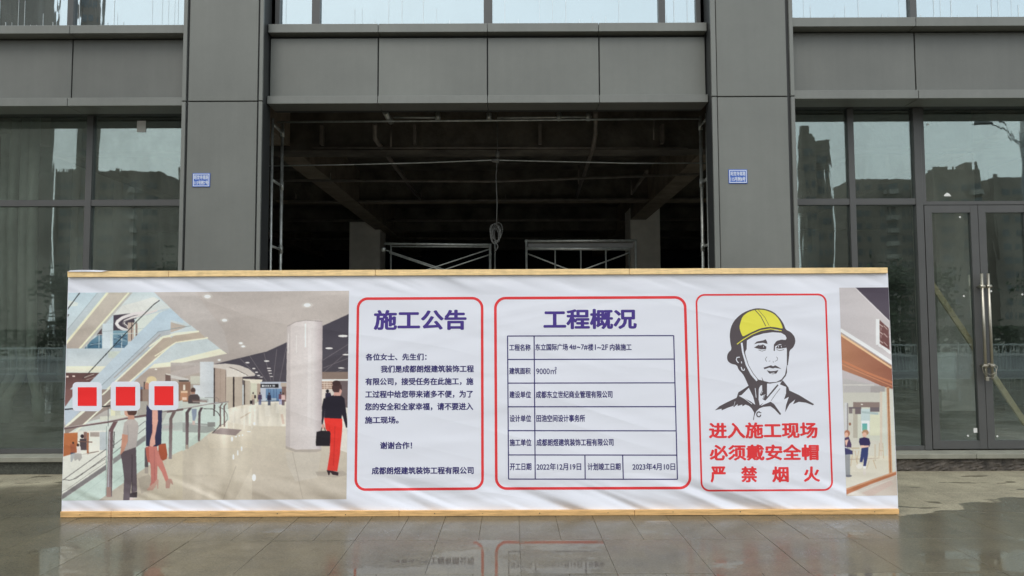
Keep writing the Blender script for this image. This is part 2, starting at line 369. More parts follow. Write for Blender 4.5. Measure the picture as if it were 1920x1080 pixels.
def window(xl, xr, zb, zt, y, bars, depth=.07, fw=.045, m_g=None, hbars=(), panes=True, nm='window'):
    """frame with vertical bars [(x0,x1)] and one pane per light; returns the frame object"""
    f = MB()
    f.box(xl, xl + fw, y, y + depth, zb, zt); f.box(xr - fw, xr, y, y + depth, zb, zt)
    cuts = [(xl, xl + fw)] + sorted(bars) + [(xr - fw, xr)]
    for a, b in bars: f.box(a, b, y - .006, y + depth + .004, zb, zt)
    rows_ = [(zb, zb + fw)] + sorted(hbars) + [(zt - fw, zt)]
    for (a0, a1), (b0, b1) in zip(cuts, cuts[1:]):
        for r0, r1 in rows_: f.box(a1, b0, y + .002, y + depth - .002, r0, r1)
    fo = f.build(nm, m_frame, B)
    for (a0, a1), (b0, b1) in zip(cuts, cuts[1:]):
        for (r0, r1), (q0, q1) in zip(rows_, rows_[1:]):
            box('pane', a1 - .004, b0 + .004, y + depth*.5, y + depth*.5 + .008, r1 - .004, q0 + .004, m_g or m_glass, fo)
    return fo
# upper windows
cu = window(XLi + .03, XRi - .03, cz[1] - .02, 8, 8.13, [(AX(585, 8.13, 20), AX(600, 8.13, 20)), (AX(907, 8.13, 20), AX(923, 8.13, 20)), (AX(1235, 8.13, 20), AX(1247, 8.13, 20))], m_g=m_glass_u, hbars=[(6.6, 6.66)], fw=.05)
lu = window(-8.8, XLo, lz[1] - .02, 8, 8.1, [(AX(-250, 8.1, 20), AX(-240, 8.1, 20)), (AX(127, 8.1, 20), AX(138, 8.1, 20))], m_g=m_glass_u, hbars=[(6.6, 6.66)], fw=.012)
ru = window(XRo, 8.8, rz[1] - .02, 8, 8.1, [(AX(1706, 8.1, 15), AX(1718, 8.1, 15)), (AX(2100, 8.1, 20), AX(2112, 8.1, 20))], m_g=m_glass_u, hbars=[(6.6, 6.66)], fw=.012)
def seams(parent, xa, xb, y, z, step):
    g = MB(); x = xa + .04
    while x < xb:
        h = random.choice((.08, .12, .15, .25, .4, 1.2)); wd = random.uniform(.0015, .0035)
        g.box(x, x + wd, y, y + .001, z, z + h)
        x += step * random.choice((.55, 1, 1, 1, 1.6))
    tag(g.build('film_edge', m_film, parent), kind='stuff')
seams(cu, XLi + .1, XRi - .1, 8.16, cz[1] + .0, .15)
seams(lu, -6.2, XLo - .05, 8.130, lz[1] + .0, .07)
seams(ru, XRo + .05, 6.2, 8.130, rz[1] + .0, .075)
# ground floor glass: left bay
ZS = .19
def zY(py, px, y=YG): return AZ(py, y, px)
ztL = zY(216, 170); 
left_w = window(-8.8, XLo - .0, ZS, ztL + .06, YG, [(AX(-330, YG), AX(-318, YG)), (AX(-120, YG), AX(-108, YG)), (AX(158.5, YG, 400), AX(170, YG, 400))], fw=.05, hbars=[(zY(386, 170), zY(374.5, 170))], m_g=m_glass_w)
# right bay: two lights beside the pillar, then a light above a pair of doors
xm1 = (AX(1591, YG, 300), AX(1602, YG, 300)); xm2 = (AX(1711, YG, 300), AX(1726, YG, 300))
ztR = zY(204, 1700)
right_w = window(XRo, xm2[1], ZS, ztR + .06, YG, [xm1, ], fw=.045, hbars=[(zY(383.5, 1650), zY(372, 1650))])
box('mullion', xm2[0] + .02, xm2[1] + .01, YG - .008, YG + .08, ZS, ztR + .06, m_frame, B, .003)
zd = zY(372, 1850), zY(383.5, 1850)
x_end = AX(2010, YG)
over = window(xm2[1] + .01, x_end, zd[1], ztR + .06, YG, [], fw=.04)
for j, (fa, fb) in enumerate(((AX(2010, YG), AX(2022, YG)), )): box('mullion', fa, fb + .01, YG - .008, YG + .08, ZS, ztR + .06, m_frame, B)
window(AX(2024, YG), 8.8, ZS, ztR + .06, YG, [(7.4, 7.46)], hbars=[(zY(383.5, 1650), zY(372, 1650))])
# doors
def door(xa, xb, st):
    f = MB(); y0, y1 = YG - .004, YG + .05; z0, z1 = ZS + .012, zd[1] - .008
    f.box(xa, xa + st, y0, y1, z0, z1); f.box(xb - st, xb, y0, y1, z0, z1)
    f.box(xa + st, xb - st, y0 + .002, y1 - .002, z1 - st, z1); f.box(xa + st, xb - st, y0 + .002, y1 - .002, z0, z0 + st * 1.1)
    d = f.build('door', m_frame, B)
    box('pane', xa + st - .004, xb - st + .004, YG + .02, YG + .028, z0 + st, z1 - st + .003, m_glass, d)
    return d
xs_ = AX(1835.5, YG, 500) + .012
d1 = door(xm2[1] + .02, xs_ - .003, .082)
d2 = door(xs_ + .003, xs_ + (xs_ - xm2[1]) - .02, .082)
for d, px in ((d1, 1843.5), (d2, 1853.5)):
    x = AX(px, 8.19, 600); x = xs_ + (-.036 if d is d1 else .036)
    zt_, zb_ = zY(513, 1848, 8.19), zY(712, 1848, 8.19)
    h = MB(); h.tube([(x, 8.19, zb_), (x, 8.19, zt_)], .0155, 12)
    hd = h.build('handle', m_steel, d)
    for pz in (537, 686):
        z = zY(pz, 1848, 8.19); g = MB()
        g.tube([(x, 8.205, z), (x, YG - .004, z)], .013, 10); g.tube([(x - .028, 8.19, z), (x + .028, 8.19, z)], .021, 10)
        g.build('handle_mount', m_steel, d)
def sticker(px, py, w_, h_, parent, m=None, dia=False, yy=None):
    y = (YG + .018 if parent in (d1, d2) else YG + .033) - .0025
    c = at(px, py, y); a, b = w_/2, h_/2
    pts = [(c.x - a, y, c.z), (c.x, y, c.z - b), (c.x + a, y, c.z), (c.x, y, c.z + b)] if dia else [(c.x - a, y, c.z - b), (c.x + a, y, c.z - b), (c.x + a, y, c.z + b), (c.x - a, y, c.z + b)]
    MB().slab_poly(pts, .0012).build('sticker', m or m_white, parent)
for px, py, p in ((1740, 233, over), (1800, 407, d1), (1737, 394, d1), (1746, 548, d1), (1807, 555, d1), (1858.5, 546, d2), (1917, 552, d2), (1759, 818, d1), (1815, 817, d1), (1870, 818, d2)):
    sticker(px, py, .026, .026, p, dia=True)
sticker(1829, 807, .04, .05, d1)
sticker(265, 237, .1, .13, left_w)
c0 = at(1776, 366, YG + .03)
MB().slab_poly([(c0.x - .04, c0.y, c0.z - .012), (c0.x + .045, c0.y, c0.z - .012), (c0.x + .03, c0.y, c0.z + .012), (c0.x, c0.y, c0.z + .03), (c0.x - .03, c0.y, c0.z + .01)], .001).build('sticker', m_white, over)
# soffits over the glass
box('soffit', -8.8, XLo, 8.1605, YG + .1, lz[2] + .02, lz[2] + .05, m_dark, B)
box('soffit', XRo, 8.8, 8.1605, YG + .1, rz[2] + .02, rz[2] + .05, m_dark, B)
box('soffit', XLi, XRi, 8.2405, 8.32, cz[2] + .004, cz[2] + .03, m_dark, B)
# plinth and step stones, in the bays between the pillars
def plinth(xa, xb, rough_):
    n = max(1, int(abs(xb - xa) / .9)); g = (xb - xa) / n
    for i in range(n):
        box('step_stone', xa + i*g + .002, xa + (i+1)*g - .002, 8.02, 8.40, .135, ZS - .004, m_step, B, .004)
        if not rough_: box('plinth_stone', xa + i*g + .002, xa + (i+1)*g - .002, 8.06, 8.4, 0, .1345, m_granite, B, .003)
    if rough_:
        bm = bmesh.new(); nx, nz = 130, 7; gv = []
        for k in range(nz + 1):
            for i in range(nx + 1):
                ee = 0 if k in (0, nz) else 1
                gv.append(bm.verts.new((xa + (xb - xa)*i/nx, 8.06 - ee*random.uniform(0, .02) * (random.random() < .4), .1335*k/nz)))
        for k in range(nz):
            for i in range(nx):
                q = k*(nx+1) + i; bm.faces.new((gv[q], gv[q+1], gv[q+nx+2], gv[q+nx+1]))
        me = bpy.data.meshes.new('plinth_stone'); bm.to_mesh(me); bm.free(); link('plinth_stone', me, m_rubble, B)
        box('plinth_core', xa, xb, 8.07, 8.4, 0, .1335, m_dark, B)
plinth(-8.8, XLo, False); plinth(XLi, XRi, False); plinth(XRo, 8.8, True)
# ------------------------------------------------------------------ gutted interior
YB = 26
ix0, ix1 = -9.2, 9.2
box('interior_floor', ix0, ix1, 8.41, YB, .02, .17, mat('pale_bounce_screed', (.52, .50, .46), .9, 0, .3, 2), B)  # screed colour raised so the floor bounces more light onto the columns
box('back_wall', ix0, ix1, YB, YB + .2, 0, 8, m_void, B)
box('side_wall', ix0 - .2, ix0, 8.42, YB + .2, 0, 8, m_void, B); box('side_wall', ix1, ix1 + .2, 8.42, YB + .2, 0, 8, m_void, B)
box('ceiling_slab', ix0, ix1, 8.45, YB, 4.62, 4.8, m_conc, B)
box('roof', -9.8, 9.8, 8.0, YB + .2, 8, 8.3, m_panel, B)
for y in (8.75, 13.2, 17.4, 21.6):       # beams across
    box('cross_beam', ix0, ix1, y + .9, y + 1.2, AZ(281, 9.65) if y < 9 else 4.05, 4.62, m_conc, B)
zb_ = AZ(281, 9.65)
box('beam_flange', AX(520, 9.6), AX(1300, 9.6), 9.60, 9.95, zb_ - .014, zb_ - .001, m_conc, B)
box('beam_flange', -4.5, 4.5, 14.0, 14.3, 4.02, 4.048, m_brownbeam, B)
for xa, xb in ((-3.27, -2.93), (2.62, 2.96), (-6.4, -6.1), (6.1, 6.4)):
    box('long_beam', xa, xb, 8.5, 24, 3.98, 4.618, m_brownbeam, B)
for xa, xb, yc, py in ((655, 713, 17.6, 411), (1182, 1238, 16.2, 389)):
    a, b = AX(xa, yc, 450), AX(xb, yc, 450)
    box('column', a, b, yc, yc + .75, .17, AZ(py, yc, xa), m_conc_p, B, .01)
for xx in (-7.5, 7.2): box('column', xx, xx + .7, 12.5, 13.2, .17, 4.62, m_conc_p, B)
def IP(px, py, y): return at(px, py, y)
def pipe(pts, r, m=m_pipe): return tube('pipe', pts, r, m, B)
pipe([IP(520, 229, 8.62), IP(1312, 222.5, 8.62)], .012, m_galv)
pipe([IP(738, 220, 8.8), IP(826, 220.5, 8.8)], .012, m_galv); pipe([IP(932, 221, 8.8), IP(1110, 219, 8.8)], .012, m_galv)
for px in (821, 917, 1048, 1103): pipe([IP(px, 212, 8.8), IP(px, 226, 8.8)], .03, m_galv)
pipe([IP(515, 338, 11), IP(930, 340, 11), IP(1316, 326, 11)], .02)
pipe([IP(585, 277, 9.5), IP(1290, 277, 9.5)], .012)
pipe([IP(540, 378, 14), IP(1310, 372, 14)], .022)
pipe([IP(540, 414, 17), IP(1310, 412, 17)], .03); pipe([IP(530, 448, 20), IP(1310, 446, 20)], .03)
pipe([IP(703, 232, 9), IP(703, 260, 9.2), IP(745, 318, 11), IP(790, 375, 14)], .03)
pipe([IP(722, 210, 8.5), IP(733, 229, 8.75)], .035, m_galv)
pipe([IP(1117, 210, 8.7), IP(1117, 250, 9.2), IP(1112, 278, 9.5), IP(1080, 372, 14)], .028)
pipe([IP(1213, 322, 11), IP(1185, 362, 14)], .03)
for px, y0, y1, d in ((620, 325, 345, 11), (790, 350, 375, 14), (555, 362, 372, 13), (1085, 310, 345, 11), (1184, 338, 365, 12), (1226, 225, 262, 9), (733, 236, 275, 9.4), (948, 365, 378, 14)):
    pipe([IP(px, y0, d), IP(px, y1, d)], .012)
for px in (600, 775, 1010, 1240):                        # stubs and brackets on the beams
    box('bracket', AX(px, 9.55), AX(px, 9.55) + .04, 9.5, 9.598, zb_ + .05, zb_ + .3, m_pipe, B)
# ------------------------------------------------------------------ scaffolding inside the opening
def scaffold_ladder(side):
    e = empty('scaffold_frame', (AX(507 if side < 0 else 1325, 8.55), 8.55, .17), label=('galvanised ladder scaffold frame against the left side of the opening' if side < 0 else 'galvanised ladder scaffold frame against the right side of the opening'), cat='scaffold', group='scaffold frames inside the opening')
    xa = AX(509.5, 8.55, 340) if side < 0 else AX(1327, 8.55, 340)
    yb = 8.92 if side < 0 else 8.83
    zt = AZ(230 if side < 0 else 224, 8.9, 525)
    for y, r, t in ((8.55, .016, zt - .05), (yb, .02, zt)):
        tube('post', [(xa, y, .17), (xa, y, t)], r, m_galv, e)
    for z in (AZ(337, 8.55, 510), AZ(461, 8.55, 510), .9, .35, zt - .12):
        tube('rung', [(xa, 8.55, z), (xa, yb, z - .0)], .016, m_galv, e)
        MB().tube([(xa, yb, z - .05), (xa, yb, z + .05)], .027).build('coupler', m_galv, e)
scaffold_ladder(-1); scaffold_ladder(1)
YS = 10.0
e = empty('scaffold_frame', (AX(825, YS), YS, .17), label='galvanised scaffold with crossed diagonal braces standing left of the hanging coil', cat='scaffold', group='scaffold frames inside the opening')
for px, dy, r in ((733, .5, .012), (919, 0, .017), (928, .6, .013)):
    X = AX(px, YS + dy, 480); tube('post', [(X, YS + dy, .17), (X, YS + dy, AZ(458 if dy < .55 else 452, YS + dy, px))], r, m_galv, e)
tube('top_rail', [IP(721, 457, YS), IP(921, 459, YS)], .016, m_galv, e)
tube('top_rail', [IP(733, 462, YS + .5), IP(921, 463, YS + .5)], .010, m_galv, e)
def ext(p, q, y, k=1.8): a = IP(*p, y); b = IP(*q, y); return [a, a + (b - a) * k]
for p, q in (((717, 467), (828, 504)), ((921, 466), (806, 504)), ((922, 476), (838, 504)), ((730, 474), (822, 505))): tube('cross_brace', ext(p, q, YS + .02), .009, m_galv, e)
tube('coupler', [IP(717, 467, YS), IP(722, 469, YS)], .035, m_galv, e)
e = empty('scaffold_frame', (AX(1090, YS), YS, .17), label='galvanised scaffold with upright guard bars standing right of the hanging coil', cat='scaffold', group='scaffold frames inside the opening')
for px, dy, t in ((987, 0, 449), (1192, 0, 449), (1180, .5, 466), (1041, .0, 468), (1089, .0, 468), (1136, .0, 468)):
    X = AX(px, YS + dy, 480); tube('post' if dy or px in (987, 1192) else 'guard_bar', [(X, YS + dy, .17), (X, YS + dy, AZ(t, YS + dy, px))], .015 if px in (987, 1192) else .010, m_galv, e)
tube('top_rail', [IP(984, 452, YS), IP(1194, 451, YS)], .016, m_galv, e)
tube('middle_rail', [IP(989, 466, YS), IP(1182, 467, YS)], .02, m_galv, e)
p0, p1 = IP(990, 452, YS + .03), IP(1188, 465, YS + .03)
box('scaffold_plank', p0.x, p1.x, YS + .035, YS + .07, p1.z, p0.z, m_wire, e)
for p, q in (((990, 476), (1062, 504)), ((1180, 474), (1096, 505))): tube('cross_brace', ext(p, q, YS + .02), .01, m_galv, e)
# sagging wire, drop and coil
e = tag(tube('hanging_wire', [IP(505, 311, 9.2), IP(640, 309, 9.2), IP(800, 305, 9.2), IP(925, 300, 9.2), IP(1050, 303, 9.2), IP(1180, 306, 9.2), IP(1330, 306, 9.2)], .008, m_galv), 'thin wire strung straight across the dark opening with a junction in its middle', 'wire')
e = empty('cable_coil', IP(930, 437, 9.2), label='coil of grey cable hanging on a cord in the middle of the opening', cat='cable')
c = IP(930, 438, 9.2)
for k in range(6):
    a = .055 + .022*math.sin(k*2.1); b = .108 + .022*math.cos(k*1.7); tl = .5*math.sin(k*1.3)
    tube('cable_loop', [(c.x + a*math.cos(t)*math.cos(tl) - b*math.sin(t)*math.sin(tl)*.4 + .006*k - .015, c.y + .012*k + .02*math.sin(t), c.z + b*math.sin(t) + .02*math.sin(k*2)) for t in [2*math.pi*i/28 for i in range(29)]], .0045, m_wire, e, 6)
tube('cord', [IP(932, 205, 9.2), IP(933, 290, 9.2), IP(930, 330, 9.2), IP(932, 380, 9.2), IP(931, 424, 9.2)], .006, m_wire, e, 6)
tube('knot', [IP(922, 301, 9.2), IP(936, 302, 9.2)], [.02, .03], m_wire, e)
tube('knot', [IP(933, 284, 9.2), IP(933, 295, 9.2)], .025, m_wire, e)
tube('cable_tail', [IP(928, 452, 9.2), IP(934, 462, 9.2), IP(927, 475, 9.2)], .006, m_wire, e, 6)
# behind the glass: timber, board, pipes
a, b = IP(1738, 517, 8.335), IP(1925, 796, 8.335)
st = MB(); dv = (b - a).normalized(); nv = Vector((-dv.z, 0, dv.x)) * .03
st.slab_poly([a - nv, b - nv, b + nv, a + nv], .03)
tag(st.build('timber_prop', m_stick), 'long raw timber strip leaning diagonally behind the glass doors', 'plank')
bd = MB(); bd.slab_poly([IP(1758, 661, 9.2), IP(1792, 659, 9.2), IP(1793, 731, 9.2), IP(1754, 730, 9.2)], .03)
tag(bd.build('leaning_board', m_board), 'pale board propped upright inside behind the left door leaf', 'board')
for k, pts in enumerate([[(60, 420), (59, 688), (61, 705), (71, 745), (73, 790)], [(43, 430), (42, 690), (36, 712), (12, 745), (9, 792)], [(22, 430), (24, 690), (16, 715), (-12, 750), (-16, 795)], [(6, 430), (8, 680), (0, 705), (-30, 740), (-33, 790)]]):
    q = [IP(x, y, 8.75 + .1*k) for x, y in pts]; top = q[0].copy(); top.z = 4.6
    pe = empty('drain_pipe', q[-1], label=['grey plastic drain pipe kinking right near the floor behind the left glass', 'grey plastic drain pipe kinking left, second from the right behind the left glass', 'grey plastic drain pipe kinking left, third from the right behind the left glass', 'grey plastic drain pipe kinking left, farthest left behind the left glass'][k], cat='pipe', group='drain pipes behind the left glass')
    tube('pipe_run', [top] + q, .055, m_pvc, pe, 12)
    MB().tube([q[-2], q[-2] + (q[-1] - q[-2]) * .8], .066, 12).build('pipe_socket', m_pvc, pe)
    MB().tube([q[1] + Vector((0, 0, .03)), q[1] - Vector((0, 0, .05))], .066, 12).build('pipe_socket', m_pvc, pe)
# lock chain round the door handles
lc = empty('lock_chain', (xs_, 8.17, zY(695, 1848, 8.19)), label='wire chain and padlock looped round the lower ends of the door handles', cat='chain')
zc = zY(690, 1848, 8.19)
tube('chain_loop', [(xs_ + dx, 8.165 + .01*math.sin(i), zc + dz) for i, (dx, dz) in enumerate(((-.06, .03), (-.085, .015), (-.07, -.05), (-.03, -.1), (.02, -.11), (.06, -.07), (.055, .0), (.02, .035), (-.03, .04), (-.06, .03)))], .0035, m_steel, lc, 6)
tube('chain_loop', [(xs_ + dx, 8.16 + .01*math.cos(i), zc + dz) for i, (dx, dz) in enumerate(((-.05, -.01), (-.02, .05), (.04, .04), (.07, .015), (.05, -.05), (.0, -.075), (-.05, -.05), (-.05, -.01)))], .003, m_steel, lc, 6)
box('padlock', xs_ - .06, xs_ - .025, 8.15, 8.168, zc - .14, zc - .1, m_steel, lc, .004)

# ------------------------------------------------------------------ address plates
def text_mesh(s, off=.0):
    c = bpy.data.curves.new('lettering', 'FONT'); c.body = s; c.offset = off; c.resolution_u = 3
    o = bpy.data.objects.new('lettering', c); COL.objects.link(o); bpy.context.view_layer.update()
    me = bpy.data.meshes.new_from_object(o.evaluated_get(bpy.context.evaluated_depsgraph_get()))
    bpy.data.objects.remove(o); bpy.data.curves.remove(c); me.materials.clear(); return me
def text(s, x0, y0, x1, y1, Y, m, parent, name='lettering', off=.0):
    """lettering fitted to the box with corners (x0,y0)-(x1,y1) of the photo, in the vertical plane Y"""
    base = text_mesh(s); n0 = len(base.vertices); v = np.empty(n0*3); base.vertices.foreach_get('co', v); v = v.reshape(-1, 3)
    fcs = [list(p.vertices) for p in base.polygons]; bpy.data.meshes.remove(base)
    # heavier weight: the regular glyphs struck several times, each a hair further out, in layers 0.04 mm apart
    sh = [(0, 0)] + ([(off*math.cos(k*math.pi/4), off*.8*math.sin(k*math.pi/4)) for k in range(8)] if off else [])
    v = np.concatenate([v + np.array([dx, dy, 0]) for dx, dy in sh]); lay = np.repeat(np.arange(len(sh)), n0)
    me = bpy.data.meshes.new(name); me.from_pydata([tuple(r_) for r_ in v], [], [[i + k*n0 for i in f_] for k in range(len(sh)) for f_ in fcs])
    lo, hi = v.min(0), v.max(0); ym = (y0 + y1)/2; xm = (x0 + x1)/2
    X0, X1 = at(x0, ym, Y).x, at(x1, ym, Y).x; Z0, Z1 = at(xm, y1, Y).z, at(xm, y0, Y).z
    q = np.empty_like(v); q[:, 0] = X0 + (v[:, 0] - lo[0])/(hi[0] - lo[0])*(X1 - X0); q[:, 1] = Y - lay*.00004
    q[:, 2] = Z0 + (v[:, 1] - lo[1])/(hi[1] - lo[1])*(Z1 - Z0)
    me.vertices.foreach_set('co', q.ravel()); me.update(); me.name = name
    return link(name, me, m, parent)
m_plate = mat('enamel_blue', (.045, .13, .52), .35, 0, .03); m_pw = mat('plate_white', (.8, .85, .9), .4, 0, .02)
for (x0_, y0_, x1_, y1_), last, lb in (((360.5, 324.5, 394, 350.5), '7', 'blue enamel address plate ending in number 7 on the left pillar'), ((1366.5, 317.5, 1401, 344), '8', 'blue enamel address plate ending in number 8 on the right pillar')):
    Yp = YP - .008; a, b = at(x0_, y1_, Yp), at(x1_, y0_, Yp)
    e = empty('address_plate', a, label=lb, cat='sign', group='blue address plates on the pillars')
    box('plate', a.x, b.x, Yp, YP - .0005, a.z, b.z, m_plate, e, .002)
    w_ = .0065; i_ = .008; g = MB(); X0, X1, Z0, Z1 = a.x + i_, b.x - i_, a.z + i_, b.z - i_; y_ = Yp - .001
    g.box(X0, X1, y_, Yp, Z0, Z0 + w_); g.box(X0, X1, y_, Yp, Z1 - w_, Z1); g.box(X0, X0 + w_, y_, Yp, Z0 + w_, Z1 - w_); g.box(X1 - w_, X1, y_, Yp, Z0 + w_, Z1 - w_)
    g.build('border', m_pw, e)
    text('昭觉寺南路', x0_ + 3.6, y0_ + 3.9, x1_ - 3.4, y0_ + 12, Yp - .0012, m_pw, e, off=.015)
    text('115号附%s号' % last, x0_ + 3.6, y0_ + 14, x1_ - 3.4, y1_ - 3.9, Yp - .0012, m_pw, e, off=.02)
# ------------------------------------------------------------------ the banner
from mathutils.geometry import tessellate_polygon
YBN = 6.196
class Paint:
    """a small scan-fill painter: polygons, strokes and ellipses in photo pixels, sampled on the picture's print grid"""
    def __init__(s, x0, y0, x1, y1, bgc, ss=3):
        s.x0, s.y0, s.ss = x0, y0, ss; s.W, s.H = int((x1-x0)*ss), int((y1-y0)*ss)
        s.c = np.empty((s.H, s.W, 3)); s.c[:] = bgc; s.view(0, 0, 1)
    def view(s, ox, oy, k): s.o = (ox, oy, k)
    def T(s, p): ox, oy, k = s.o; return ((ox + p[0]/k - s.x0)*s.ss, (oy + p[1]/k - s.y0)*s.ss)
    def _fill(s, P_, col, a=1.):
        xs, ys = [p[0] for p in P_], [p[1] for p in P_]
        i0, i1 = max(0, int(min(xs))), min(s.W, int(max(xs)) + 2); j0, j1 = max(0, int(min(ys))), min(s.H, int(max(ys)) + 2)
        if i0 >= i1 or j0 >= j1: return
        X = np.arange(i0, i1)[None, :] + .5; Y = np.arange(j0, j1)[:, None] + .5; ins = np.zeros((j1-j0, i1-i0), bool)
        for (ax, ay), (bx, by) in zip(P_, P_[1:] + P_[:1]):
            if ay == by: continue
            c = (ay > Y) != (by > Y); xx = ax + (Y - ay)*(bx - ax)/(by - ay); ins ^= c & (X < xx)
        reg = s.c[j0:j1, i0:i1]
        if isinstance(col[0], tuple):       # linear gradient: (colour, colour, 'x' or 'y')
            t = ((X - min(xs))/(max(xs) - min(xs)) + 0*Y) if col[2] == 'x' else ((Y - min(ys))/(max(ys) - min(ys)) + 0*X)
            t = np.clip(t, 0, 1)[..., None]; cc = np.array(col[0])*(1-t) + np.array(col[1])*t
        else: cc = np.broadcast_to(np.array(col, float), reg.shape)
        reg[ins] = reg[ins]*(1-a) + cc[ins]*a
    def poly(s, pts, col, a=1.): s._fill([s.T(p) for p in pts], col, a)
    def rect(s, x0, y0, x1, y1, col, a=1.): s.poly([(x0, y0), (x1, y0), (x1, y1), (x0, y1)], col, a)
    def ell(s, x, y, rx, ry, col, a=1.): s.poly([(x + rx*math.cos(t), y + ry*math.sin(t)) for t in [2*math.pi*i/24 for i in range(24)]], col, a)
    def line(s, pts, w_, col, a=1.):
        for (ax, ay), (bx, by) in zip(pts, pts[1:]):
            l = math.hypot(bx-ax, by-ay) or 1; nx, ny = -(by-ay)/l*w_/2, (bx-ax)/l*w_/2
            s.poly([(ax+nx, ay+ny), (bx+nx, by+ny), (bx-nx, by-ny), (ax-nx, ay-ny)], col, a)
            if w_ > 5 and len(pts) > 2: s.ell(bx, by, w_/2, w_/2, col, a)
    def shine(s, pts, nx, ny, amp, tint=(1, 1, 1)):      # glossy floor or wall: soft vertical reflections inside a polygon
        P_ = [s.T(q) for q in pts]; xs, ys = [q[0] for q in P_], [q[1] for q in P_]
        i0, i1, j0, j1 = max(0, int(min(xs))), min(s.W, int(max(xs))+1), max(0, int(min(ys))), min(s.H, int(max(ys))+1)
        m = s.c.copy(); s._fill(P_, (-1., -1., -1.)); mask = s.c[j0:j1, i0:i1, :1] < 0; s.c = m
        g_ = np.random.RandomState(int(nx*7+ny)).normal(0, 1, (ny+2, nx+2, 1)); yy = np.linspace(0, ny, j1-j0); xx = np.linspace(0, nx, i1-i0)
        a, b_ = yy.astype(int), xx.astype(int); fy = (yy-a)[:, None, None]; fx = (xx-b_)[None, :, None]; fy = fy*fy*(3-2*fy); fx = fx*fx*(3-2*fx)
        v = (g_[a][:, b_]*(1-fx) + g_[a][:, b_+1]*fx)*(1-fy) + (g_[a+1][:, b_]*(1-fx) + g_[a+1][:, b_+1]*fx)*fy
        reg = s.c[j0:j1, i0:i1]; reg += mask*v*amp*np.array(tint)
    def blur(s, r):
        for _ in range(2):
            for ax in (0, 1):
                k = np.concatenate([np.repeat(s.c.take([0], ax), r, ax), s.c, np.repeat(s.c.take([-1], ax), r, ax)], ax)
                cs = np.cumsum(k, ax); n = s.c.shape[ax]
                hi = cs.take(range(2*r, 2*r+n), ax); lo = np.concatenate([np.zeros_like(cs.take([0], ax)), cs.take(range(0, n-1), ax)], ax)
                s.c = (hi - lo)/(2*r+1)
    def grid(s, quad, nx, ny, name, m, parent, Y):
        (ax, ay), (bx, by), (cx, cy), (dx, dy) = quad    # TL TR BR BL
        u = np.linspace(0, 1, nx+1)[None, :]; v = np.linspace(0, 1, ny+1)[:, None]
        px = (ax*(1-u) + bx*u)*(1-v) + (dx*(1-u) + cx*u)*v; py = (ay*(1-u) + by*u)*(1-v) + (dy*(1-u) + cy*u)*v
        I = np.clip(((px - s.x0)*s.ss).astype(int), 0, s.W-1); J = np.clip(((py - s.y0)*s.ss).astype(int), 0, s.H-1)
        rgb = s.c[J, I]/255.; lin = np.where(rgb <= .04045, rgb/12.92, ((rgb + .055)/1.055)**2.4)
        lin = np.clip(np.array(CLOTH)*np.array((.985, .99, 1.05))*lin/np.array(WHITE), .012, .93)
        d = np.array(_f)[None, None]*F + np.array(_R)[None, None]*(px - 960)[..., None] + np.array(_U)[None, None]*(540 - py)[..., None]
        co_ = np.array(EYE) + d*(Y/d[..., 1:2]); n = (nx+1)*(ny+1)
        q = (np.arange(ny)[:, None]*(nx+1) + np.arange(nx)[None]).ravel(); fa = np.stack([q, q+nx+1, q+nx+2, q+1], 1)
        me = bpy.data.meshes.new(name); me.vertices.add(n); me.vertices.foreach_set('co', co_.reshape(-1).astype(np.float32))
        me.loops.add(fa.size); me.loops.foreach_set('vertex_index', fa.ravel().astype(np.int32)); me.polygons.add(len(fa))
        me.polygons.foreach_set('loop_start', np.arange(0, fa.size, 4, dtype=np.int32)); me.update(calc_edges=True)
        at_ = me.color_attributes.new('print', 'FLOAT_COLOR', 'POINT')
        at_.data.foreach_set('color', np.concatenate([lin, np.ones((ny+1, nx+1, 1))], 2).reshape(-1).astype(np.float32))
        return link(name, me, m, parent)

BN = empty('construction_banner', at(112, 968, YBN), label='wide white hoarding banner printed with notices and a helmeted worker, standing on wet paving', cat='banner')
m_cloth = cloth_mat('banner_cloth', CLOTH); m_print = cloth_mat('printed_picture', attr='print', rough=.45)
m_purple = cloth_mat('purple_ink', ink(72, 54, 138)); m_navy = cloth_mat('navy_ink', ink(46, 38, 108)); m_red = cloth_mat('red_ink', ink(224, 58, 64))
m_sq = cloth_mat('bright_red_ink', ink(243, 44, 46)); m_dk = cloth_mat('dark_grey_ink', ink(86, 78, 84)); m_yel = cloth_mat('yellow_ink', ink(228, 222, 84)); m_white_ink = cloth_mat('white_ink', CLOTH)
Q = lambda px, py, dy=0: at(px, py, YBN - dy)
# cloth wrapped over the frame: front sheet with returns over the four edges
TL, TR, BR_, BL = Q(128, 516), Q(1664.5, 508), Q(1684.5, 958), Q(115, 963)
cb = bmesh.new(); nx, nz = 60, 14; rows_ = []
for j in range(nz+1):
    v = j/nz; L_ = TL.lerp(BL, v); R_ = TR.lerp(BR_, v)
    rows_.append([cb.verts.new(L_.lerp(R_, i/nx)) for i in range(nx+1)])
for j in range(nz):
    for i in range(nx): cb.faces.new((rows_[j][i], rows_[j+1][i], rows_[j+1][i+1], rows_[j][i+1]))
def ret(line_):
    bk = [cb.verts.new(v.co + Vector((0, .06, 0))) for v in line_]
    for a, b, c, d in zip(line_, line_[1:], bk[1:], bk): cb.faces.new((a, b, c, d))
ret([r[0] for r in rows_]); ret([r[-1] for r in rows_]); ret(rows_[0]); ret(rows_[-1])
me = bpy.data.meshes.new('cloth'); cb.to_mesh(me); cb.free(); link('cloth', me, m_cloth, BN)
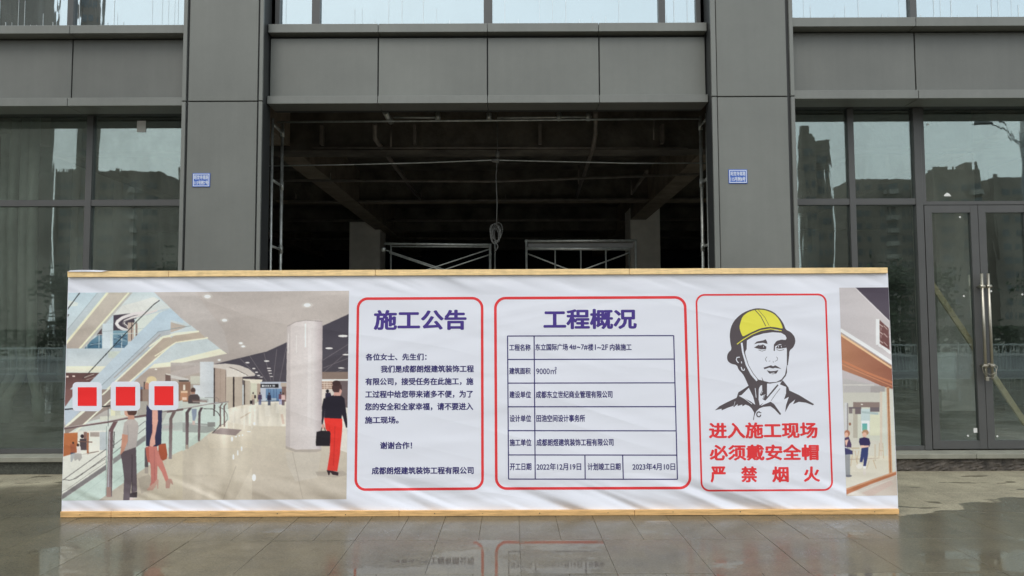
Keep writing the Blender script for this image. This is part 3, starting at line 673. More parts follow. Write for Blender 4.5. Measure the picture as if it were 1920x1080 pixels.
for px_ in (150, 262, 395, 520, 648, 815, 905, 1012, 1140, 1262, 1388, 1502, 1640):
    t_ = (px_ - 112)/1574; ny_ = 965.2 - 5.2*t_ + random.uniform(-2, 2); q_ = Q(px_, ny_, .0262)
    MB().tube([q_, q_ + Vector((0, -.0012, 0))], random.uniform(.0025, .005), 6).build('nail', m_dark, BN)
bk = MB(); bk.slab_poly([p + Vector((0, .062, 0)) for p in (TL, TR, BR_, BL)], .012); bk.build('plywood_back', m_wood, BN)
for i in range(6):                      # raking struts and feet behind
    x = BL.x + .4 + i*(BR_.x - BL.x - .8)/5
    box('strut', x - .02, x + .02, YBN + .075, YBN + .11, .0, 1.95, m_wood, BN)
    MB().tube([(x + .04, YBN + .12, 1.5), (x + .04, YBN + .62, .04)], .02, 4).build('brace', m_wood, BN)
    box('foot', x - .02, x + .02, YBN + .11, YBN + .7, .0, .04, m_wood, BN)
def batten(cuts, top, hL, hR, y0, y1, th):
    # cuts are px positions along the batten; top/bottom edge py at left and right
    for (a, b) in zip(cuts, cuts[1:]):
        t = lambda x: (x - cuts[0])/(cuts[-1] - cuts[0])
        ya, yb = y0[0] + (y0[1]-y0[0])*t(a), y0[0] + (y0[1]-y0[0])*t(b); za, zb = y1[0] + (y1[1]-y1[0])*t(a), y1[0] + (y1[1]-y1[0])*t(b)
        g = MB(); q = [Q(a + .4, za, th), Q(b - .4, zb, th), Q(b - .4, yb, th), Q(a + .4, ya, th)]
        if not top: q[0].z = q[1].z = .0015
        g.slab_poly(q, th - .0005)
        bmesh.ops.bevel(g.b, geom=list(g.b.edges), offset=.0018, segments=1, affect='EDGES')
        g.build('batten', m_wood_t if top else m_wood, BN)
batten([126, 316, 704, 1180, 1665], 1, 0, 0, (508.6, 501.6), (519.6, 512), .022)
batten([112.4, 208, 748, 1190, 1686.5], 0, 0, 0, (959.6, 954.6), (970.6, 964.8), .026)
# fold of cloth lapped over the top batten at its left end
fl = MB(); fl.slab_poly([Q(127, 509.5, .03), Q(190, 509.5, .03), Q(202, 507.5, .03), Q(180, 506.5, .03), Q(150, 506, .03), Q(131, 507, .03)], .05); fl.build('cloth_fold', m_cloth, BN)
L1, L2, L3, L4, L5 = .0008, .0012, .0016, .0020, .0024
def ring(quad, th, rad, m, name):
    """rounded frame line between outer quad and the same quad moved in by th"""
    def path(inset, r):
        c = [sum(p[0] for p in quad)/4, sum(p[1] for p in quad)/4]; out = []
        cs = [(p[0] + math.copysign(inset, c[0]-p[0]), p[1] + math.copysign(inset, c[1]-p[1])) for p in quad]
        for i, (x, y) in enumerate(cs):
            sx, sy = (1 if x < c[0] else -1), (1 if y < c[1] else -1); ox, oy = x + sx*r, y + sy*r
            a0 = {(1, 1): math.pi, (-1, 1): 1.5*math.pi, (-1, -1): 0, (1, -1): .5*math.pi}[(sx, sy)]
            out += [(ox + r*math.cos(a0 + k*math.pi/20), oy + r*math.sin(a0 + k*math.pi/20)) for k in range(11)]
        return out
    A_, B_ = path(0, rad), path(th, rad - th); g = MB(); n = len(A_)
    va = [g.b.verts.new(Q(x, y, L1)) for x, y in A_]; vb = [g.b.verts.new(Q(x, y, L1)) for x, y in B_]
    for i in range(n): g.b.faces.new((va[i], vb[i], vb[(i+1) % n], va[(i+1) % n]))
    return face_cam(g).build(name, m, BN, norm=False)
def face_cam(g):
    for f_ in g.b.faces:
        f_.normal_update()
        if f_.normal.y > 0: f_.normal_flip()
    return g
ring([(668.7, 557.5), (906.4, 556.6), (907.2, 918.7), (664.5, 920.4)], 4.9, 21, m_red, 'frame_line')
ring([(926.3, 556.4), (1287.3, 555), (1296.2, 917.5), (928, 918.5)], 5.0, 22, m_red, 'frame_line')
ring([(1304.3, 551.2), (1550.2, 550.4), (1561.8, 920.3), (1313.6, 921.6)], 3.3, 17, m_red, 'frame_line')
yT = YBN - L1
Z3 = lambda x0, y0, x1, y1: (650 + x0/2.348, 500 + y0/2.348, 650 + x1/2.348, 500 + y1/2.348)
Z4 = lambda x0, y0, x1, y1: (910 + x0/2.571, 520 + y0/2.571, 910 + x1/2.571, 520 + y1/2.571)
Z5 = lambda x0, y0, x1, y1: (1280 + x0/2.347, 520 + y0/2.347, 1280 + x1/2.347, 520 + y1/2.347)
text('施工公告', *Z3(119, 190, 528, 279), yT, m_purple, BN, 'notice_heading', .036)
for s_, b_ in (('各位女士、先生们：', (83, 382, 352, 413)), ('我们是成都朗煜建筑装饰工程', (150, 434, 560, 466)), ('有限公司，接受任务在此施工，施', (82, 489, 558, 522)),
               ('工过程中给您带来诸多不便，为了', (82, 545, 556, 578)), ('您的安全和全家幸福，请不要进入', (80, 599, 557, 633)), ('施工现场。', (80, 659, 229, 691)),
               ('谢谢合作！', (147, 771, 288, 803)), ('成都朗煜建筑装饰工程有限公司', (110, 881, 559, 914))):
    text(s_, *Z3(*b_), yT, m_navy, BN, 'notice_line', .032)
text('工程概况', *Z4(280, 152, 730, 250), yT, m_purple, BN, 'table_heading', .036)
for s_, b_, of in (('工程名称', (115, 322, 218, 354), .028), ('建筑面积', (115, 435, 218, 467), .028), ('建设单位', (116, 548, 220, 582), .028), ('设计单位', (117, 663, 221, 697), .028),
                   ('施工单位', (117, 779, 222, 813), .028), ('开工日期', (118, 895, 222, 930), .028), ('东立国际广场', (241, 320, 398, 353), .028), ('4#', (404, 323, 439, 350), .02), ('~', (441, 333, 458, 341), .03), ('7#', (461, 323, 494, 350), .02), ('楼', (495, 320, 521, 353), .028), ('1~2F', (528, 323, 592, 350), .02), ('内装施工', (600, 320, 705, 353), .028),
                   ('9000㎡', (245, 432, 344, 467), .010), ('成都东立世纪商业管理有限公司', (243, 547, 613, 582), .028), ('田浩空间设计事务所', (246, 662, 481, 697), .028),
                   ('成都朗煜建筑装饰工程有限公司', (246, 778, 618, 813), .028), ('2022年12月19日', (247, 895, 462, 930), .020), ('计划竣工日期', (493, 895, 652, 930), .028), ('2023年4月10日', (709, 895, 915, 930), .020)):
    text(s_, *Z4(*b_), yT, m_navy, BN, 'table_entry', of)
for s_, b_ in (('进入施工现场', (115, 638, 594, 709)), ('必须戴安全帽', (118, 735, 600, 806)), ('严', (122, 832, 190, 903)), ('禁', (257, 832, 328, 902)), ('烟', (393, 832, 467, 902)), ('火', (532, 832, 604, 900))):
    text(s_, *Z5(*b_), yT, m_red, BN, 'warning_text', .037)
def strokes(pts_list, w_, o_, k, dy, g):
    for pts in pts_list:
        ring_ = []
        for i, p in enumerate(pts):
            a = pts[max(0, i-1)]; b = pts[min(len(pts)-1, i+1)]; l = math.hypot(b[0]-a[0], b[1]-a[1]) or 1
            wd = (w_ if not isinstance(w_, tuple) else w_[0] + (w_[1]-w_[0])*i/(len(pts)-1))/2
            nx_, ny_ = -(b[1]-a[1])/l*wd, (b[0]-a[0])/l*wd
            ring_.append(((p[0]+nx_, p[1]+ny_), (p[0]-nx_, p[1]-ny_)))
        v = [(g.b.verts.new(Q(o_[0] + A[0]/k, o_[1] + A[1]/k, dy)), g.b.verts.new(Q(o_[0] + C[0]/k, o_[1] + C[1]/k, dy))) for A, C in ring_]
        for (a, b), (c, d) in zip(v, v[1:]): g.b.faces.new((a, b, d, c))
g = MB(); o4 = (910, 520)
ys = [(283, 281), (396, 394), (510, 508.5), (624, 623.5), (739, 740), (856, 857), (972.5, 973.5)]
xr = lambda y: 908 + (y - 281)/692*18
xl = lambda y: 107 + (y - 283)/690*5
strokes([[(xl(a), a), (xr(b), b)] for a, b in ys] + [[(107, 282), (112, 973)], [(235, 282), (240.5, 973)], [(908, 280), (926, 974)], [(480, 857), (481.5, 973)], [(662, 857), (665, 973)]], 5.2, o4, 2.571, L1, g)
face_cam(g).build('table_grid', m_navy, BN, norm=False)
# --- the worker, traced as flat inked shapes
ow, kw = (1320, 560), 4.5
def shape(name, pls, m, dy, lines=()):
    g = MB()
    for k_, p in enumerate(pls):
        q = [Q(ow[0] + x/kw, ow[1] + y/kw, dy + k_*.00004) for x, y in p]; vs = [g.b.verts.new(v_) for v_ in q]
        for tri in tessellate_polygon([[Vector((v_.x, v_.z, 0)) for v_ in q]]):
            try: g.b.faces.new([vs[i_] for i_ in tri])
            except ValueError: pass
    for k_, (pts, wd) in enumerate(lines): strokes([pts], wd, ow, kw, dy + .00016 + k_*.000013, g)
    return face_cam(g).build(name, m, BN, norm=False)
def sm(pts, it=2):        # corner-cutting for closed outlines
    for _ in range(it):
        o = []
        for a, b in zip(pts, pts[1:] + pts[:1]): o += [(a[0]*.78 + b[0]*.22, a[1]*.78 + b[1]*.22), (a[0]*.22 + b[0]*.78, a[1]*.22 + b[1]*.78)]
        pts = o
    return pts
head = [(445,80),(400,90),(340,113),(290,148),(250,192),(225,245),(216,310),(222,370),(234,428),(204,455),(193,490),(199,525),(225,548),(278,560),(292,600),(325,632),(350,675),(374,735),(420,760),(500,735),(560,716),(622,706),(655,694),(700,640),(700,562),(707,562),(718,490),(720,438),(755,410),(772,365),(765,320),(730,280),(690,262),(672,212),(640,163),(590,113),(520,86)]
shl = [[(92,942),(130,908),(190,876),(275,836),(290,790),(330,765),(374,735),(380,700),(440,690),(500,712),(530,708),(530,745),(512,738),(490,722),(474,730),(462,765),(460,850),(470,898),(500,880),(560,868),(592,890),(650,972),(643,982),(592,930),(560,907),(500,913),(468,925),(440,952),(425,990),(420,1025),(414,1022),(424,962),(402,925),(380,905),(350,893),(325,908),(322,893),(284,906),(284,888),(252,915),(246,904),(200,920),(150,942),(148,928)],
       [(664,688),(712,748),(720,775),(800,812),(928,890),(920,899),(860,877),(800,870),(752,890),(770,850),(722,888),(685,957),(692,900),(716,828),(676,850),(692,800),(694,745),(640,722)],
       [(490,730),(532,722),(530,850),(516,862),(494,848),(506,810),(478,822),(472,808),(492,772)]]
shape('worker_silhouette', [sm(head, 1)] + shl, m_dk, L1, [([(626,728),(560,800),(472,905)], 15), ([(682,645),(664,672),(645,700)], (4, 12)), ([(705,560),(703,500),(704,430)], 8)])
face = [(362,352),(420,318),(500,294),(580,283),(650,288),(685,308),(697,332),(690,348),(650,346),(610,360),(592,384),(588,440),(598,442),(600,402),(640,383),(685,395),(699,425),(699,560),(684,640),(655,680),(610,703),(550,706),(500,693),(440,678),(398,630),(370,570),(352,500),(346,450),(360,425)]
coll = [[(300,818),(318,812),(378,752),(415,828),(432,895),(395,868)], [(470,900),(462,850),(464,765),(476,735),(490,728),(490,770),(472,808),(480,822),(505,812),(494,848),(520,862),(500,880)], [(532,716),(608,718),(600,745),(534,826)], [(478,905),(565,808),(628,732),(652,728),(686,748),(690,795),(655,870),(640,880),(600,882),(560,870)]]
shape('worker_face', [face] + coll, m_white_ink, L2, [([(318,372),(328,450),(360,560),(402,640),(448,692)], 15), ([(302,493),(278,496),(272,515),(280,530),(292,542)], 8), ([(316,530),(318,546)], 7), ([(313,576),(322,602),(338,606),(342,590)], 8), ([(432,755),(440,835)], 5),
      ([(296,818),(345,845),(405,890)], 5), ([(262,868),(252,905)], 3)])
shape('helmet', [sm([(420,96),(470,92),(520,97),(590,126),(635,175),(664,240),(662,254),(600,240),(540,238),(470,252),(400,285),(330,324),(312,290),(298,240),(308,200),(325,150),(370,115)], 1)], m_yel, L2, [([(278,384),(330,346),(400,303),(480,268),(560,255),(655,270)], 7)])
ey = [[(422,412),(460,390),(500,387),(526,405),(524,426),(480,428),(440,418)], [(606,418),(622,394),(665,386),(696,402),(690,415),(640,422)], [(503,582),(510,596),(550,581),(583,589),(600,583),(653,592),(620,572),(602,562),(583,570),(565,562)], [(530,604),(560,612),(600,610),(628,602),(612,630),(580,637),(550,630)],
      [(422,386),(445,362),(500,352),(520,342),(524,350),(530,358),(536,382),(500,372),(450,376)]]
shape('worker_features', ey, m_dk, L3, [([(430,94),(480,150),(522,232)], 6), ([(458,94),(515,160),(550,228)], 3.5), ([(460,432),(490,443),(522,432)], 4), ([(612,430),(640,438),(676,430)], 4), ([(532,490),(519,505),(520,520),(530,530)], 3.5), ([(546,528),(560,525)], 3), ([(582,526),(584,538),(592,532)], 3.5), ([(612,490),(622,505),(618,520),(600,528)], 3.5),
      ([(340,372),(347,470),(374,560),(414,630),(462,690)], 4), ([(642,757),(600,812),(565,862)], 3.5), ([(300,835),(350,862),(418,908)], 4), ([(500,695),(492,680),(488,664)], (7, 2)), ([(330,324),(400,287),(480,253),(560,240),(664,256)], 6), ([(592,440),(594,388),(622,358),(662,350),(694,362)], 9)])
bt = [(462 + 17*math.cos(t), 976 + 21*math.sin(t)) for t in [math.radians(-60 + 300*i/16 - 290) for i in range(17)]]
shape('coat_button', [], m_dk, L3, [(bt, 9), ([(470,962),(484,962)], 5)])
shape('worker_highlights', [[(560,628),(592,624),(598,630),(568,633)]], m_white_ink, L4, [([(466,394),(488,390)], 3), ([(502,398),(503,412)], 4), ([(628,398),(628,412)], 5), ([(652,398),(654,412)], 5), ([(594,264),(630,268)], 4), ([(480,806),(496,778)], 4), ([(502,846),(508,820),(516,806)], 4)])
# --- the mall picture
p = Paint(112, 542, 660, 942, (196, 207, 211))
V = p.view; W_ = (236, 231, 208)
V(110, 540, 5.4)
p.rect(60, 30, 640, 620, ((188, 205, 212), (204, 211, 211), 'y'))
p.poly([(700,40),(940,40),(1130,200),(890,245),(555,275),(560,230)], ((200,212,214), (219,220,214), 'y'))
p.poly([(760,150),(960,90),(1020,120),(860,240),(600,262),(640,180)], (222,222,215), .8)
p.poly([(85,120),(200,150),(190,180),(90,190)], (215,220,212), .8)
p.poly([(400,45),(480,45),(75,540),(75,430)], (184,190,192), .6)
p.poly([(495,45),(712,45),(150,688),(72,692),(72,560)], ((194,186,173), (178,166,156), 'y'))
p.poly([(712,45),(750,45),(180,700),(150,688)], (184,180,172), .8)
p.line([(497,45),(75,562)], 22, (235,228,198)); p.line([(712,45),(148,686),(70,694)], 17, (236,229,200))
p.line([(392,50),(90,420)], 4, (140,150,152)); p.line([(214,48),(84,222)], 9, (28,30,34)); p.poly([(82,265),(108,268),(84,300)], (60,55,58))
p.poly([(555,275),(885,240),(760,300),(800,440),(552,432)], (78,70,80))
p.line([(900,243),(760,262),(650,298),(598,335),(586,362),(610,395),(660,420),(740,440)], 30, (226,220,218)); p.line([(1000,225),(860,268),(740,300),(668,335),(655,358),(700,395)], 20, (220,214,210)); p.line([(840,290),(720,322),(664,340),(650,358),(690,392)], 8, (90,84,88))
p.poly([(790,300),(1050,235),(880,390),(760,500),(720,440)], (216,222,214))
p.rect(700, 350, 760, 540, (196,178,164)); p.rect(776, 360, 800, 490, (186,168,156)); p.line([(740,340),(738,540)], 7, (80,66,66)); p.line([(790,350),(788,485)], 6, (84,70,70))
p.rect(550, 432, 700, 606, ((136,168,180), (84,116,138), 'y')); p.poly([(260,612),(330,530),(440,450),(440,612)], ((120,150,165), (72,110,132), 'y')); p.poly([(380,478),(440,404),(440,478)], (92,76,78))
for a in ((560,520,690,480), (560,560,690,590), (300,600,430,540), (330,560,435,590), (570,590,640,540), (600,480,690,520)): p.line([a[:2], a[2:]], 9, (58,80,100), .7)
for a in ((560,500,690,540), (320,575,430,560)): p.line([a[:2], a[2:]], 5, (190,205,210), .8)
for x in (410, 640): p.line([(x, 470), (x-2, 606)], 5, (225,230,230))
p.line([(286,570),(286,610)], 5, (225,230,230)); p.line([(380,472),(860,455)], 5, (210,220,218)); p.rect(445, 360, 545, 640, (206,216,220)); p.line([(530,470),(530,700)], 10, (214,222,214)); p.line([(445,440),(860,410)], 3, (150,165,165))
p.rect(70, 612, 700, 800, ((192,202,206), (202,208,208), 'y')); p.rect(500, 640, 640, 710, (206,212,196), .7)
p.rect(70, 792, 490, 856, ((232,228,204), (214,214,198), 'y')); p.poly([(60,858),(420,858),(320,950),(140,1000),(60,1080)], ((96,72,70), (128,92,88), 'y'))
p.rect(75, 890, 100, 906, (230,210,200)); p.rect(140, 886, 165, 900, (230,210,200)); p.line([(250,910),(360,870)], 6, (200,190,180)); p.line([(280,930),(400,890)], 4, (190,175,165))
p.poly([(1020,250),(1130,212),(1260,310),(1260,480),(1050,500),(590,960),(440,1090),(180,1090)], ((186,203,214), (194,204,210), 'y'))
p.poly([(1260,405),(1010,445),(440,985),(440,1090),(560,1090),(720,950),(1170,560),(1260,545)], ((180,190,196), (176,166,158), 'x'), .5)
p.poly([(1260,470),(1055,500),(440,1080),(545,1090),(720,945),(1170,550),(1260,545)], ((170,152,140), (190,176,160), 'x'))
p.line([(560,910),(1030,470)], 10, (150,136,128), .6)
p.line([(1260,468),(1055,500),(440,1074)], 15, (241,234,208)); p.line([(1260,546),(1170,552),(720,948),(560,1090)], 13, (241,234,208)); p.line([(1260,400),(1010,442),(430,990)], 4, (120,130,136))
p.poly([(1175,562),(1260,552),(1260,735),(965,768)], (198,206,207)); p.poly([(1260,732),(965,770),(915,815),(1260,790)], (232,228,204))
p.poly([(915,815),(1260,785),(1260,1090),(640,1090),(780,930)], ((170,155,146), (190,176,164), 'x')); p.ell(985, 824, 14, 8, (240,235,225)); p.ell(1180, 832, 40, 6, (225,215,205)); p.poly([(1080,870),(1260,910),(1260,1090),(1080,1090)], (120,98,92)); p.line([(1085,870),(1260,905)], 12, (215,210,200))
for x, y, a, b, c in ((860,950,20,130,(90,80,80)), (1090,960,30,100,(150,110,90)), (1190,930,40,120,(90,74,74)), (1150,1000,20,60,(200,170,150)), (790,980,40,80,(150,135,130)), (830,1000,20,60,(110,120,140))): p.rect(x, y, x+a, y+b, c)
p.ell(925, 985, 52, 60, (220,200,160)); p.ell(905, 1000, 34, 50, (190,140,120))
p.line([(1022,124),(962,168),(780,350),(300,862)], 8, (26,30,32)); p.line([(300,862),(240,920)], 6, (70,60,60))
# ceiling, canopy and columns
V(0, 0, 1)
p.poly([(281,540),(662,540),(662,590),(500,659),(400,683),(320,697),(320,684),(426,663),(412,653),(340,597)], ((190,181,175), (176,166,159), 'y'))
p.poly([(281,540),(360,540),(420,620),(430,664),(412,653),(340,597)], (190,184,180), .5)
p.poly([(320,677),(412,654),(426,663),(320,684.5)], (233,229,206)); p.poly([(320,600),(358,610),(395,640),(412,654),(320,676)], (198,207,208))
p.poly([(320,604),(351,612),(334,619),(320,623)], (184,172,160)); p.line([(300,634),(330,625),(373,621)], 2.4, (241,234,208)); p.line([(320,643),(330,642),(390,633)], 2.2, (241,234,208)); p.poly([(332,626),(373,622),(386,633),(330,641),(300,664),(295,650)], (188,174,158)); p.line([(290,668),(330,642),(390,633.5)], 2.2, (241,234,208)); p.line([(280,650),(306,631),(373,621.5)], 2.6, (241,234,208)); p.line([(320,617),(358,611)], .9, (130,140,145))
p.poly([(320,698),(376,684),(376,700),(320,712)], (186,176,170)); p.poly([(320,712),(376,698),(376,790),(320,790)], (180,168,158))
p.poly([(400,683),(500,659),(662,585),(662,720),(601,720),(540,735),(490,735),(400,700)], ((70,66,76), (84,79,86), 'y'))
for a in ((450,672,490,712), (468,667,500,715), (519,655,512,715), (537,650,524,716), (495,662,508,714), (605,700,662,650), (604,676,662,640), (606,690,662,668), (604,708,650,690)): p.line([a[:2], a[2:]], 1.1, (124,116,120), .8)
for a in ((464,680,4,1.3), (476,691,3,1.1), (481,698,3,1.2), (485,704,3,1), (500,677,5,1.3), (504,690.5,4,1), (505.6,695,4,1), (507,700,3,.8), (509,706,3,.7), (490,707,3,.8), (643,630,9,2.2), (617,653,7,1.7), (650,665,8,1.4), (640,690,6,1)): p.ell(*a, (232,226,222))
for a in ((389,556,6,3.2), (421,600.5,5,2.6), (451.5,643.5,3.6,1.8), (456,649.5,3.6,1.8), (411,675,2.6,1.6), (366,684,2,1.2), (576,572,6.5,3.4)): p.ell(a[0], a[1], a[2]*1.7, a[3]*1.7, (205,200,194), .5); p.ell(*a, (244,246,240))
V(320, 680, 6)
p.poly([(-200,700),(1000,700),(1000,1600),(-200,1600)], ((204,195,178), (192,182,166), 'y'))
p.rect(480, 50, 625, 445, ((170,152,140), (184,166,152), 'x')); p.rect(484, 60, 498, 600, (66,56,56)); p.line([(560,60),(556,440)], 3, (150,132,120)); p.line([(620,70),(618,440)], 5, (120,104,98))
p.rect(625, 150, 808, 515, ((196,184,168), (186,172,158), 'x')); p.rect(700, 155, 718, 515, (62,52,52)); p.line([(628,516),(800,516)], 7, (80,68,64))
p.rect(820, 195, 905, 476, ((182,168,154), (196,186,170), 'x')); p.rect(824, 200, 836, 470, (70,60,58)); p.rect(900, 210, 975, 460, (208,206,186)); p.rect(972, 235, 1012, 440, (176,156,142)); p.line([(804,476),(896,476)], 6, (80,68,64))
p.poly([(485,18),(620,10),(770,28),(880,70),(950,128),(945,150),(812,160),(628,160),(620,78),(485,56)], (206,197,188)); p.poly([(625,60),(700,70),(800,110),(880,155),(808,160),(628,158)], (222,214,204)); p.line([(660,50),(740,78),(870,146)], 6, (110,98,94))
for x, y in ((706,80),(762,102),(806,122),(842,138)): p.ell(x, y, 8, 5, (250,246,235))
p.poly([(812,178),(1030,186),(1030,205),(1010,238),(900,230),(890,205),(812,195)], (228,220,203)); p.poly([(812,165),(940,160),(1030,182),(1030,190),(812,182)], (74,66,72))
p.rect(1010, 215, 1305, 440, (188,192,202)); p.rect(1010, 238, 1215, 282, (44,42,46)); p.rect(1070, 292, 1250, 432, ((118,146,176), (88,116,150), 'y')); p.rect(1250, 265, 1310, 440, (128,104,96)); p.rect(1240, 226, 1310, 270, (186,172,158))
for x in (1100, 1120, 1160, 1190): p.line([(x, 292), (x, 432)], 4, (60,80,110))
p.ell(1037, 261, 12, 12, (220,222,224))
for x in (1056,1076,1096,1118): p.rect(x, 252, x+13, 270, (220,222,224))
p.rect(1145, 250, 1175, 270, (180,184,188)); p.line([(1000,435),(1260,432)], 4, (60,60,66)); p.rect(1030, 400, 1190, 425, (190,200,205), .7)
p.poly([(800,478),(900,470),(1010,440),(1310,438),(1310,960),(440,960),(410,800),(620,560),(630,520)], ((224,216,200), (206,196,178), 'y'))
p.poly([(630,520),(800,515),(900,480),(1010,445),(1310,440),(1310,790),(1020,735),(640,668)], (226,219,205), .8); p.poly([(790,630),(905,560),(890,555),(780,620)], (190,172,150), .7); p.line([(1250,580),(1270,690)], 26, (196,160,142), .5)
for x, y, w_, h_ in ((940,520,40,190), (1060,450,60,150), (820,520,14,230), (700,540,16,200), (620,540,22,210), (1180,470,40,100)): p.rect(x, y, x+w_, y+h_, (236,231,220), .5)
for x, y, rx, ry in ((690,860,12,26),(735,832,9,9),(772,822,7,8),(808,815,7,8),(922,730,10,16),(940,690,12,20),(755,1015,8,30),(798,968,8,28),(705,1060,10,30),(880,775,22,6)): p.ell(x, y, rx, ry, (248,250,248), .95)
p.poly([(455,795),(560,735),(800,755),(730,820)], (150,136,132)); p.rect(330, -10, 484, 430, ((212,215,216), (200,205,208), 'x')); p.rect(330, 390, 484, 520, (200,206,202))
p.rect(0, 0, 330, 30, (184,176,170)); p.poly([(0,135),(200,180),(200,210),(0,170)], (206,202,196)); p.line([(90,205),(205,205)], 14, (50,46,48)); p.rect(90, 215, 225, 440, (150,118,100)); p.rect(140, 248, 165, 310, (232,222,208)); p.rect(115, 318, 190, 340, (225,195,165)); p.rect(110, 340, 190, 430, (186,138,108)); p.rect(130, 388, 180, 420, (230,200,180)); p.rect(222, 150, 330, 240, (200,198,184)); p.rect(255, 252, 330, 400, (216,220,222))
p.rect(0, 440, 330, 600, (196,200,190)); p.poly([(200,380),(225,358),(300,355),(325,385),(328,460),(195,460)], (84,74,74)); p.ell(253, 312, 27, 32, (92,72,66)); p.rect(232, 330, 275, 352, (170,130,112)); p.line([(240,430),(410,436)], 26, (120,96,90), .7); p.line([(250,440),(400,444)], 8, (210,200,190), .7)
p.poly([(0,560),(230,500),(640,445),(660,640),(440,790),(330,880),(30,1060),(0,1080)], ((206,216,206), (190,210,200), 'y'), .85); p.poly([(85,665),(440,690),(520,760),(400,790),(120,780),(30,720)], (150,152,148), .8); p.line([(90,668),(440,716)], 8, (190,192,188))
p.poly([(235,520),(295,520),(290,600),(270,655),(248,650),(240,580)], (140,150,166)); p.rect(245, 655, 275, 700, (200,180,172))
p.rect(415, 670, 500, 720, (140,140,136)); p.line([(370,518),(470,520),(530,560),(562,620),(564,680),(540,725),(470,790)], 7, (52,46,48)); p.line([(540,498),(600,525),(635,580),(636,640),(606,685),(550,712)], 5, (74,64,64)); p.line([(385,392),(520,394),(538,410),(538,440)], 4, (110,106,104)); p.line([(330,412),(418,412),(418,445)], 4, (130,126,122))
for x in (556, 600): p.poly([(x+20,455),(x+32,460),(x+10,490),(x+12,720),(x-4,720),(x-6,490)], (110,92,88))
p.poly([(482,470),(502,470),(494,600),(480,600)], (84,72,72))
p.line([(0,548),(230,502),(430,465),(650,440)], 12, (150,138,136)); p.line([(0,542),(230,497),(430,461)], 4, (196,188,184))
for q in ([(205,510),(240,508),(205,560),(200,970),(165,970),(166,560)], [(335,505),(366,503),(338,560),(330,885),(305,885),(310,560)], [(20,560),(62,548),(22,612),(16,1080),(-10,1080),(-10,600)]): p.poly(q, ((86,72,76), (128,112,112), 'y'))
p.line([(170,640),(170,940)], 5, (150,140,142)); p.rect(168, 925, 198, 970, (172,160,148))
for (x, y, c1, c2) in ((928,345,(196,180,160),(120,100,100)), (1004,345,(78,66,92),(84,92,130)), (1108,350,(40,44,70),(60,66,90)), (1236,340,(110,72,86),(170,170,200)), (1266,350,(210,180,175),(90,70,80))):
    p.ell(x, y-2, 9, 12, (70,54,54)); p.poly([(x-20,y+14),(x+20,y+14),(x+24,y+70),(x-22,y+70)], c1); p.rect(x-14, y+68, x-2, y+130, c2); p.rect(x+2, y+68, x+14, y+130, c2)
p.rect(893, 425, 918, 465, (44,38,44)); p.rect(940, 365, 960, 400, (50,40,44))
floor_streaks = p
# big round column, shop and woman at the right
V(0, 0, 1)
fl_ = [(425,765),(540,753),(654,790),(654,938),(300,938),(235,938),(330,850)]
p.shine(fl_, 34, 3, 7); p.shine(fl_, 9, 2, 8); p.shine([(425,765),(470,757),(540,753),(540,812),(425,790)], 24, 2, 9)
p.shine([(281,546),(654,546),(654,586),(500,659),(400,683),(340,597)], 5, 4, 3.5); p.shine([(128,549),(281,549),(340,597),(420,655),(330,700),(128,720)], 12, 12, 3.5)
p.poly([(475,870),(560,840),(600,938),(440,938)], (228,220,206), .25); p.poly([(500,900),(540,880),(570,938),(500,938)], (236,230,218), .22)
V(480, 540, 2.7)
p.rect(330, 425, 480, 760, ((214,204,196), (208,200,190), 'y')); p.rect(330, 425, 480, 462, (140,122,112)); p.line([(330,466),(480,464)], 6, (248,246,240)); p.rect(330, 470, 395, 515, (226,214,200)); p.rect(400, 470, 480, 625, (112,98,100))
for i in range(8):
    for j in range(4): p.rect(333 + i*8, 474 + j*10, 338 + i*8, 481 + j*10, (140,96,78))
p.rect(330, 515, 350, 590, (226,214,204)); p.ell(362, 522, 8, 9, (40,34,40)); p.poly([(352,532),(376,530),(384,552),(350,560)], (50,44,66)); p.poly([(330,560),(345,560),(350,820),(330,830)], (216,206,196))
p.rect(-20, 700, 480, 1100, ((205,195,178), (190,180,166), 'y')); p.poly([(430,600),(480,610),(480,840),(420,820)], (222,216,206))
p.poly([(-20,690),(150,728),(150,820),(-20,790)], (206,197,180), .6)
p.poly([(158,195),(200,172),(250,163),(320,162),(337,170),(334,500),(330,822),(200,826),(150,806),(152,600)], ((206,197,193), (219,212,210), 'x'))
p.poly([(290,164),(320,162),(337,170),(334,500),(330,824),(290,824)], ((216,209,207), (184,172,172), 'x')); p.poly([(158,195),(175,184),(172,815),(150,806)], (186,177,174), .6)
p.line([(250,180),(250,300)], 7, (240,238,234), .8); p.line([(205,240),(205,330)], 3, (232,230,226), .7); p.line([(272,200),(268,700)], 16, (224,218,216), .6); p.line([(165,230),(163,330)], 3, (235,232,228), .7); p.poly([(150,800),(200,818),(330,816),(330,824),(300,832),(200,832),(150,812)], (178,168,158))
p.line([(158,194),(200,172),(250,163),(337,169)], 3, (150,138,134))
p.poly([(150,830),(330,832),(310,960),(200,980),(160,900)], (202,194,182), .7); p.ell(-10, 960, 10, 18, (245,248,246), .8); p.line([(185,830),(240,1080)], 2, (158,146,132), .8); p.line([(-100,900),(-170,1080)], 2, (160,148,134)); p.line([(40,820),(20,1080)], 3, (198,188,172), .6)
p.poly([(300,930),(440,925),(470,945),(400,960),(310,950)], (160,150,140), .5)
sk = (206,160,148)
